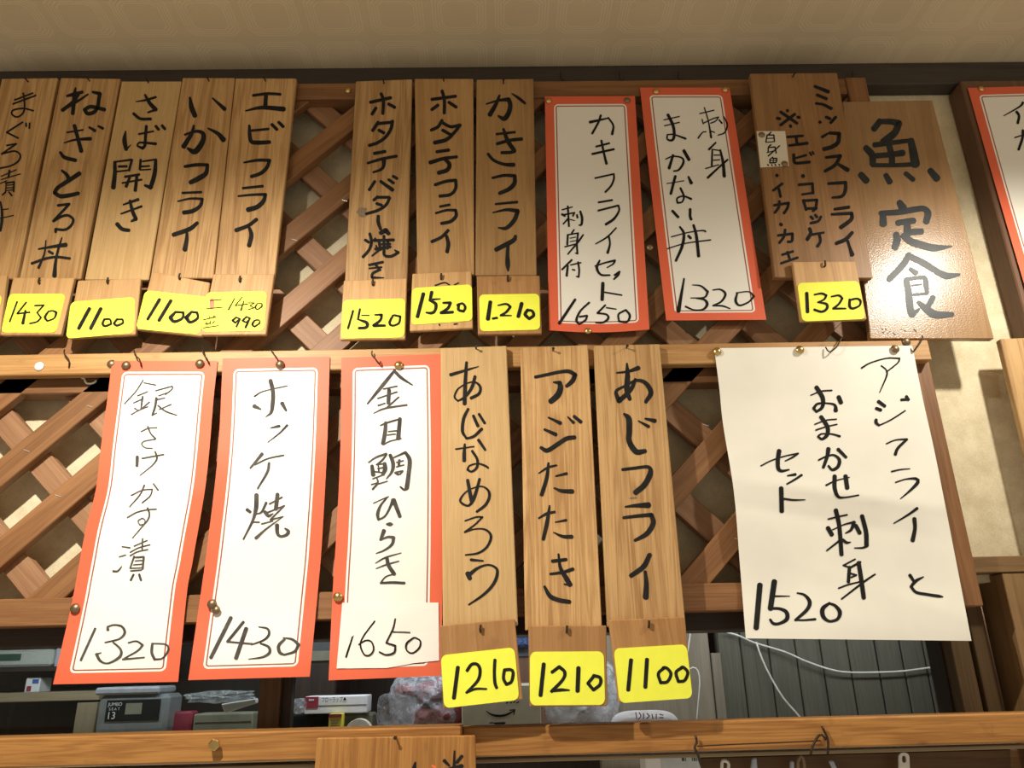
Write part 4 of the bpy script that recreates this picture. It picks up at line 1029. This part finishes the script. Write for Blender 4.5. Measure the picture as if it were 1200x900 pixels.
M['tray'] = plain('white_tray_pack', (0.78, 0.74, 0.74), 0.35)
M['pink'] = plain('pink_print', (0.42, 0.10, 0.14), 0.5)
M['appliance'] = plain('dark_grey_metal', (0.075, 0.08, 0.085), 0.4, 0.3)
M['label_print'] = plain('pale_blue_label', (0.58, 0.63, 0.68), 0.5)
M['white_print'] = plain('white_print', (0.75, 0.75, 0.72), 0.5)
M['pale_blue'] = plain('pale_blue_plastic', (0.45, 0.50, 0.62), 0.35)
M['twine'] = plain('tan_twine', (0.28, 0.20, 0.12), 0.8)
M['cable'] = plain('grey_white_cable', (0.60, 0.59, 0.55), 0.5)
M['olive'] = plain('olive_card', (0.24, 0.235, 0.17), 0.7)

def text(body, cx, cy, Y, hpx, mat, parent, wide=1.0, name='lettering'):
    """printed words lying on a face at depth Y, centred on a photo pixel, hpx tall"""
    cu = bpy.data.curves.new(name, 'FONT'); cu.body = body; cu.align_x = 'CENTER'; cu.align_y = 'CENTER'
    to = bpy.data.objects.new('tmp_text', cu)
    COL.objects.link(to)
    dg = bpy.context.evaluated_depsgraph_get()
    me = bpy.data.meshes.new_from_object(to.evaluated_get(dg))
    bpy.data.objects.remove(to); bpy.data.curves.remove(cu)
    bm = bmesh.new(); bm.from_mesh(me); bpy.data.meshes.remove(me)
    k = (P(cx, cy - hpx / 2, Y) - P(cx, cy + hpx / 2, Y)).length / 0.72
    c = P(cx, cy, Y)
    for v in bm.verts: v.co = Vector((c.x + v.co.x * k * wide, Y, c.z + v.co.y * k))
    return obj(name, bm, M[mat], parent)
def label_quad(name, x0, y0, x1, y1, Y, mat, parent):
    return obj(name, pxbox(x0, y0, x1, y1, Y, 0.0008, 0), M[mat], parent)
def boxed(name, rect, Y, depth, mat, label, cat, group=None, bw=0.002, floor=None):
    bm = pxbox(*rect, Y, depth, bw)
    lo = min(v.co.z for v in bm.verts)
    if floor is not None:                                # stand on the shelf
        for v in bm.verts:
            if v.co.z < lo + 0.004: v.co.z += floor - lo
        lo = floor
    c = P((rect[0] + rect[2]) / 2, rect[3], Y)
    t = thing(name, (c.x, Y + depth / 2, lo), label, cat, group)
    obj('body', bm, M[mat], t)
    return t
def blob(name, rect, Y, dy, mat, parent=None, seed=0, amp=0.25, sub=4, crease=1.0):
    """crumpled bag filling a photo rectangle"""
    a = P(rect[0], rect[3], Y); b = P(rect[2], rect[1], Y)
    c = (a + b) / 2; r = Vector(((b.x - a.x) / 2, dy, (b.z - a.z) / 2))
    bm = bmesh.new(); bmesh.ops.create_icosphere(bm, subdivisions=sub, radius=1)
    rnd = random.Random(seed)
    ks = [(Vector((rnd.gauss(0, 1), rnd.gauss(0, 1), rnd.gauss(0, 1))) * rnd.uniform(2, 7) * crease, rnd.uniform(0, 6.28), rnd.uniform(0.3, 1)) for _ in range(9)]
    for v in bm.verts:
        n = v.co.copy()
        s = sum(w * abs(sin(k.dot(n) + p)) / (1 + k.length * 0.22) for k, p, w in ks) / 2.2
        q = n * (1 - amp + amp * s * 1.3)
        f = max(abs(q.x), abs(q.z)) / max(1e-6, sqrt(q.x ** 2 + q.z ** 2)); q = q * (1 / (0.55 + 0.45 * f))   # squarish
        v.co = Vector((c.x + q.x * r.x, c.y + dy + q.y * r.y, c.z + q.z * r.z))
    return obj(name, bm, mat if not isinstance(mat, str) else M[mat], parent, smooth=True)

# rear shelves at the left
Y = 0.34
o = obj('kitchen_shelf', pxbox(-90, 782, 118, 788, Y, 0.30, 0.001, X), M['dark']); tag(o, 'dark upper shelf under the white foam box', 'shelf')
o = thing('kitchen_shelf', P(20, 862, Y), 'beige lower shelf with an upright behind the glass at the left', 'shelf')
obj('board', pxbox(-90, 812, 116, 823, Y, 0.30, 0.001, X), M['shelf'], o)
_a, _b = P(88, 840, Y), P(112, 840, Y)
obj('upright', box(_a.x, _b.x, Y, Y + 0.02, ZS, P(100, 823.3, Y).z, 0.001), M['shelf'], o)
t = boxed('foam_box', (-60, 762, 61, 782), Y + 0.02, 0.2, 'foam', 'white foam box with a dark green label on the upper shelf', 'box', bw=0.004)
label_quad('label', -55, 767, 24, 775, Y + 0.019, 'green', t)
o = obj('card_box', pxbox(64, 758, 112, 782, Y + 0.03, 0.15, 0.002), M['lavender']); tag(o, 'pale lavender box behind the corner of the 銀さけ slip', 'box')
t = boxed('drink_carton', (29, 794, 46, 812), Y + 0.02, 0.04, 'carton_white', 'small white drink carton with a blue mark on the lower shelf', 'carton')
label_quad('label', 38, 796, 45, 801, Y + 0.019, 'blue_print', t); label_quad('label', 31, 804, 36, 810, Y + 0.019, 'maroon', t)
# plastic tub with a black label
Y = 0.24
t = boxed('plastic_tub', (113, 814, 196, 859), Y, 0.06, 'grey_tub', 'milky plastic tub with a black label marked 13, behind the glass', 'tub', bw=0.006, floor=ZS)
obj('lid', pxbox(111, 805, 187, 814, Y - 0.004, 0.068, 0.003), M['lid'], t)
lb = label_quad('label', 124, 820, 187, 845, Y - 0.0012, 'black_label', t)
text('JUMBO', 135, 825.5, Y - 0.0018, 4.0, 'white_print', lb); text('S E A T', 134, 831, Y - 0.0018, 3.2, 'white_print', lb)
text('13', 130, 839, Y - 0.0018, 8.5, 'white_print', lb)
obj('picture', pxbox(147, 824, 166, 837, Y - 0.0017, 0.0004, 0.0), M['olive'], lb)
o = obj('packet', pxbox(197, 834, 224, 862, Y + 0.03, 0.03, 0.003), M['maroon']); tag(o, 'dark red packet beside the plastic tub', 'packet')
o = blob('plastic_film', (206, 808, 300, 826), 0.20, 0.02, 'film_thin', None, 5, 0.5); tag(o, 'crumpled clear plastic film left of the brown post', 'plastic film')
bm, fr = pxslab([(259, 825), (300, 818.5), (300, 824), (263, 836)], 0.17, 0.17, 0.012)
o = obj('paper_packet', bm, M['carton_white']); tag(o, 'white folded paper packet left of the brown post', 'packet')
t = boxed('cardboard_box', (226, 836, 296, 862), 0.25, 0.05, 'olive', 'brown cardboard box under the white packet behind the glass', 'box', floor=ZS)
label_quad('flap', 228, 846, 294, 847, 0.2492, 'dark', t)

# sliding window: brown sash post, black edge, pane
Y = 0.075
w1 = struct(obj('window_1', pxbox(303, 742, 328, 905, Y, 0.025, 0.001), M['sash']), 'sliding window sash of the hatch, left part')
obj('window_edge', pxbox(328.3, 742, 341, 905, Y + 0.008, 0.02, 0.001), M['dark'], w1)
obj('pane', box(-1.15, P(304, 800, Y).x, Y + 0.010, Y + 0.013, 1.586, zl - 0.001, 0, Z), M['glass'], w1)

# middle of the hatch
Y = 0.42
t = boxed('kitchen_appliance', (320, 751, 402, 775), Y, 0.15, 'appliance', 'grey appliance glimpsed between the ホッケ焼 and 金目鯛 slips', 'appliance')
_a, _b = P(330, 775, Y), P(395, 775, Y)
o_ = obj('dark_crate', box(_a.x, _b.x, Y, Y + 0.14, ZS, P(360, 775.2, Y).z, 0.003), M['dark']); tag(o_, 'dark crate carrying the grey appliance behind the slips', 'crate')
label_quad('front_strip', 321, 763, 401, 774.5, Y - 0.0008, 'olive', t)
Y = 0.22
t = boxed('wrap_box', (357, 815.5, 430, 836), Y, 0.045, 'carton_white', 'long white cling wrap box with a red end label', 'box', bw=0.0012)
label_quad('label', 357, 816.5, 373, 830, Y - 0.0008, 'maroon', t)
obj('seam', pxbox(373, 826, 430, 826.7, Y - 0.0006, 0.0006, 0), M['appliance'], t)
text('フローラップ', 389, 820.5, Y - 0.0011, 5.2, 'black_label', t, 0.62); text('▲', 404, 819, Y - 0.0011, 3.6, 'black_label', t)
text('■■■', 365, 820.5, Y - 0.0014, 2.0, 'white_print', t, 0.9)
o = obj('black_tray', pxbox(341, 836.5, 386, 861, Y + 0.012, 0.06, 0.003), M['black_label']); tag(o, 'black tray under the cling wrap box', 'tray')
o = obj('support_box', pxbox(399, 836.5, 436, 861, Y + 0.035, 0.05, 0.003), M['olive']); tag(o, 'olive box standing under the right end of the cling wrap box', 'box')
o = blob('plastic_bag', (340, 819, 358, 836), Y - 0.01, 0.012, 'film_thin', None, 9, 0.3); tag(o, 'scrap of clear plastic at the left end of the cling wrap box', 'plastic bag')
t = boxed('tag_box', (385, 836.5, 400.5, 861), Y - 0.02, 0.02, 'yellow_tag', 'small yellow box with a brown top band', 'box', bw=0.001, floor=ZS)
label_quad('band', 385.3, 836.8, 400.2, 841, Y - 0.0208, 'maroon', t)
for k, yy in enumerate((844, 847, 850)): obj('print', pxbox(387.5, yy, 398 - 2 * (k % 2), yy + 1, Y - 0.0206, 0.0004, 0), M['olive'], t)
c = P(421, 857, Y - 0.015)
rp = (P(437, 857, Y - 0.015) - c).length
tr = obj('tape_roll', lathe([(rp * 0.5, 0.0), (rp * 0.98, 0.0), (rp, 0.002), (rp, 0.016), (rp * 0.98, 0.018), (rp * 0.5, 0.018), (rp * 0.5, 0.0)], Vector((c.x, Y - 0.006, ZS + rp + 0.0005)), seg=36), M['tape'], smooth=False)
tag(tr, 'roll of cream tape standing beside the yellow box', 'tape roll')
# bag of dark red food, grey bag in front of it
t = thing('food_bag', P(500, 860, 0.24), 'clear plastic bag of dark red food behind the 1210 tag', 'plastic bag')
blob('bag', (452, 786, 546, 862), 0.20, 0.05, 'film', t, 21, 0.2, 5, 1.2)
for k, rc in enumerate(((458, 800, 490, 822), (484, 796, 520, 830), (500, 822, 546, 858), (505, 790, 545, 822), (478, 826, 512, 858))):
    blob('contents', rc, 0.215, 0.025, 'meat', t, 30 + k, 0.3, 3, 1.5)
o = blob('plastic_bag', (439, 812, 484, 861), 0.135, 0.018, 'film', None, 44, 0.22, 5, 1.1); tag(o, 'bluish clear plastic bag slumped beside the tape roll', 'plastic bag')
# parcel box with a curved arrow
Y = 0.19
t = boxed('parcel_box', (541, 803, 634, 861), Y, 0.12, 'kraft', 'grey cardboard parcel box with a printed curved arrow', 'box', bw=0.0015, floor=ZS)
sb_ = Surf([P(541, 803, Y), P(634, 803, Y), P(634, 866, Y), P(541, 866, Y)], [(0, 1, 2, 3)])
STROKES['smile'] = parse('#s\n@510,720,7.5,10\n448,848,6 490,878,14 550,892,20 620,884,18 690,850,10;655,842,10 700,838,10 690,880,8;625,780 640,775;660,778 672,775;690,775 700,765;715,778 735,768')['s'] + \
    parse('#s\n@530,740,3.871,5\n170,415 185,414;190,416,6 240,414,6;195,419 236,418')['s']
write('smile', sb_, t, lift=0.0004)
o = blob('plastic_bag', (600, 743, 624, 760), 0.36, 0.02, 'blue_bag', None, 51, 0.3); tag(o, 'blue plastic bag seen between the あじなめろう and アジたたき plaques', 'plastic bag')
_a, _b = P(590, 790, 0.40), P(650, 790, 0.40)
o = obj('dark_crate', box(_a.x, _b.x, 0.40, 0.50, ZS, P(620, 770.3, 0.40).z, 0.003), M['pillar']); tag(o, 'dark brown crate behind the parcel box', 'crate')
t = boxed('storage_box', (590, 758, 650, 770), 0.40, 0.1, 'appliance', 'grey box on the dark crate behind the plaques', 'box')
t = thing('plastic_bag', P(683, 862, 0.2), 'full clear plastic bag behind the 1210 and 1100 tags', 'plastic bag')
blob('bag', (640, 768, 726, 861), 0.18, 0.045, 'film', t, 61, 0.18, 5, 1.1)
bl = blob('contents', (650, 806, 715, 861), 0.195, 0.025, 'tray', t, 63, 0.25, 4, 1.2); bl['label'] = 'whitish packet inside the bag'
t = thing('tray_pack', P(760, 852, 0.17), 'rounded white pack with pink print under the あじフライ price tag', 'pack')
bm = bmesh.new(); bmesh.ops.create_icosphere(bm, subdivisions=4, radius=1)
a, b = P(718, 850, 0.15), P(797, 832, 0.15); mid = (a + b) / 2
zt = b.z
for v in bm.verts:
    q = v.co; s = lambda f, e: math.copysign(abs(f) ** e, f)
    hh = (zt - ZS) / 2
    v.co = Vector((mid.x + s(q.x, 0.55) * (b.x - a.x) / 2, 0.17 + q.y * 0.03, ZS + hh + s(q.z, 0.75) * hh))
obj('wrapper', bm, M['tray'], t, smooth=True)
STROKES['tray'] = parse('#s\n@720,830,1,1.1\n25,5 26,12;29,5 31,9 28,13;34,6 34,12;38,6 41,9 38,12;44,7 45,12;49,7 49,12;53,7 57,8;53,11 57,11')['s']
sT = Surf([Vector((a.x, 0.1385, zt)), Vector((b.x, 0.1385, zt)), Vector((b.x, 0.1385, a.z - 0.02)), Vector((a.x, 0.1385, a.z - 0.02))], [(0, 1, 2, 3)])
bmt = bmesh.new()
for c_, pts in STROKES['tray']: ribbon(bmt, sT, pts, 0.0006, 0, 1)
obj('lettering', bmt, M['pink'], t)

# cable across the grey planks
Yc = 0.318
cb = thing('cable', P(985, 790, Yc), 'thin pale cable sagging across the grey planks with a knotted end', 'cable')
for nm, pts in (('strand', [(852, 741), (866, 745), (884, 753), (920, 764), (945, 775), (975, 785), (1000, 788), (1050, 787), (1085, 783), (1112, 779)]),
                ('strand', [(886, 752), (893, 772), (904, 795), (918, 818), (932, 834), (942, 846)]),
                ('knot', [(1110, 781), (1107, 790), (1110, 800), (1115, 808), (1113, 815), (1119, 819)]),
                ('knot', [(1108, 783), (1112, 795), (1116, 800), (1110, 812), (1106, 826), (1100, 838)]),
                ('knot', [(1116, 794), (1113, 806), (1117, 815), (1119, 828), (1121, 842)])):
    obj(nm, tube(catmull([tuple(P(x, y, Yc)) for x, y in pts], 0.006), 0.0016, 6), M['cable'], cb, smooth=True)
obj('clip', pxbox(1103, 777, 1114, 781, Yc - 0.003, 0.012, 0.001), M['iron'], cb)
o = obj('cord', tube(catmull([tuple(P(x, y, 0.30)) for x, y in ((809, 742), (806, 765), (806, 784), (812, 782), (818, 786), (820, 800), (818, 825), (816, 850))], 0.006), 0.0011, 6), M['cable'], smooth=True)
tag(o, 'thin pale cord hanging on the taupe board beside the last price tag', 'cord')

# things hanging below the right-hand rail
struct(obj('trim_9', box(P(790, 890, 0.06).x, 1.3, 0.06, 0.10, 1.40, P(900, 886, 0.06).z, 0.001, X), M['sash']), 'dark beam below the bottom rail')
Y = 0.045
t = boxed('label_box', (757, 881, 822, 915), Y, 0.05, 'carton_white', 'white box with a printed label below the bottom rail', 'box')
label_quad('label', 775, 884, 820, 912, Y - 0.0008, 'label_print', t)
for k, (x0, x1) in enumerate(((799, 802), (803, 804), (811, 812), (813, 815), (816, 817), (818, 819))): obj('print', pxbox(x0, 888, x1, 892, Y - 0.0012, 0.0004, 0), M['appliance'], t)
Y = 0.040
o = obj('plastic_hook', tube(catmull([tuple(P(x, y, Y)) for x, y in ((846, 904), (846, 894), (848, 891.5), (852, 892.5), (854, 896), (853, 904))], 0.003), 0.0022, 8), M['white_plastic'], smooth=True)
tag(o, 'white plastic hook below the bottom rail, left of the blue handles', 'hook')
for q, lb in (([(882, 889), (887, 888), (889, 910), (879, 910)], 'pale blue plastic handle below the rail, widest of three'),
              ([(927, 892), (931, 892), (932, 910), (926, 910)], 'slim white plastic handle left of the twine loop'),
              ([(972, 892), (977, 891), (986, 910), (980, 910)], 'pale blue plastic handle tilted, right of the twine loop')):
    bm, fr = pxslab(q, Y, Y, 0.006, 0.0015); o = obj('utensil_handle', bm, M['pale_blue']); tag(o, lb, 'handle')
o = obj('twine_loop', tube(catmull([tuple(P(x, y, Y)) for x, y in ((936, 906), (935, 893), (939, 886), (942, 893), (943, 906))], 0.003), 0.0022, 6), M['twine'], smooth=True)
tag(o, 'tan twine loop hanging below the bottom rail', 'twine')
def tag_ring():
    """hang tag with a slot"""
    outer = rounded([(1053.5, 882), (1065.5, 882), (1067, 915), (1053.5, 915)], (0.45, 0.16), 6)
    inner = rounded([(1057, 885.5), (1062, 885.5), (1062.5, 894), (1057.3, 894)], (0.49, 0.35), 6)
    bm = bmesh.new(); th = 0.003
    A = [bm.verts.new(P(x, y, Y)) for x, y in outer]; B = [bm.verts.new(P(x, y, Y)) for x, y in inner]
    n = len(A)
    for i in range(n):
        j = (i + 1) % n; bm.faces.new((A[i], A[j], B[j], B[i]))
    r = bmesh.ops.extrude_face_region(bm, geom=list(bm.faces))
    bmesh.ops.translate(bm, verts=[v for v in r['geom'] if isinstance(v, bmesh.types.BMVert)], vec=(0, th, 0))
    bmesh.ops.recalc_face_normals(bm, faces=bm.faces)
    return bm
o = obj('plastic_tag', tag_ring(), M['white_plastic']); tag(o, 'white plastic tag with a slot below the right part of the bottom rail', 'tag')
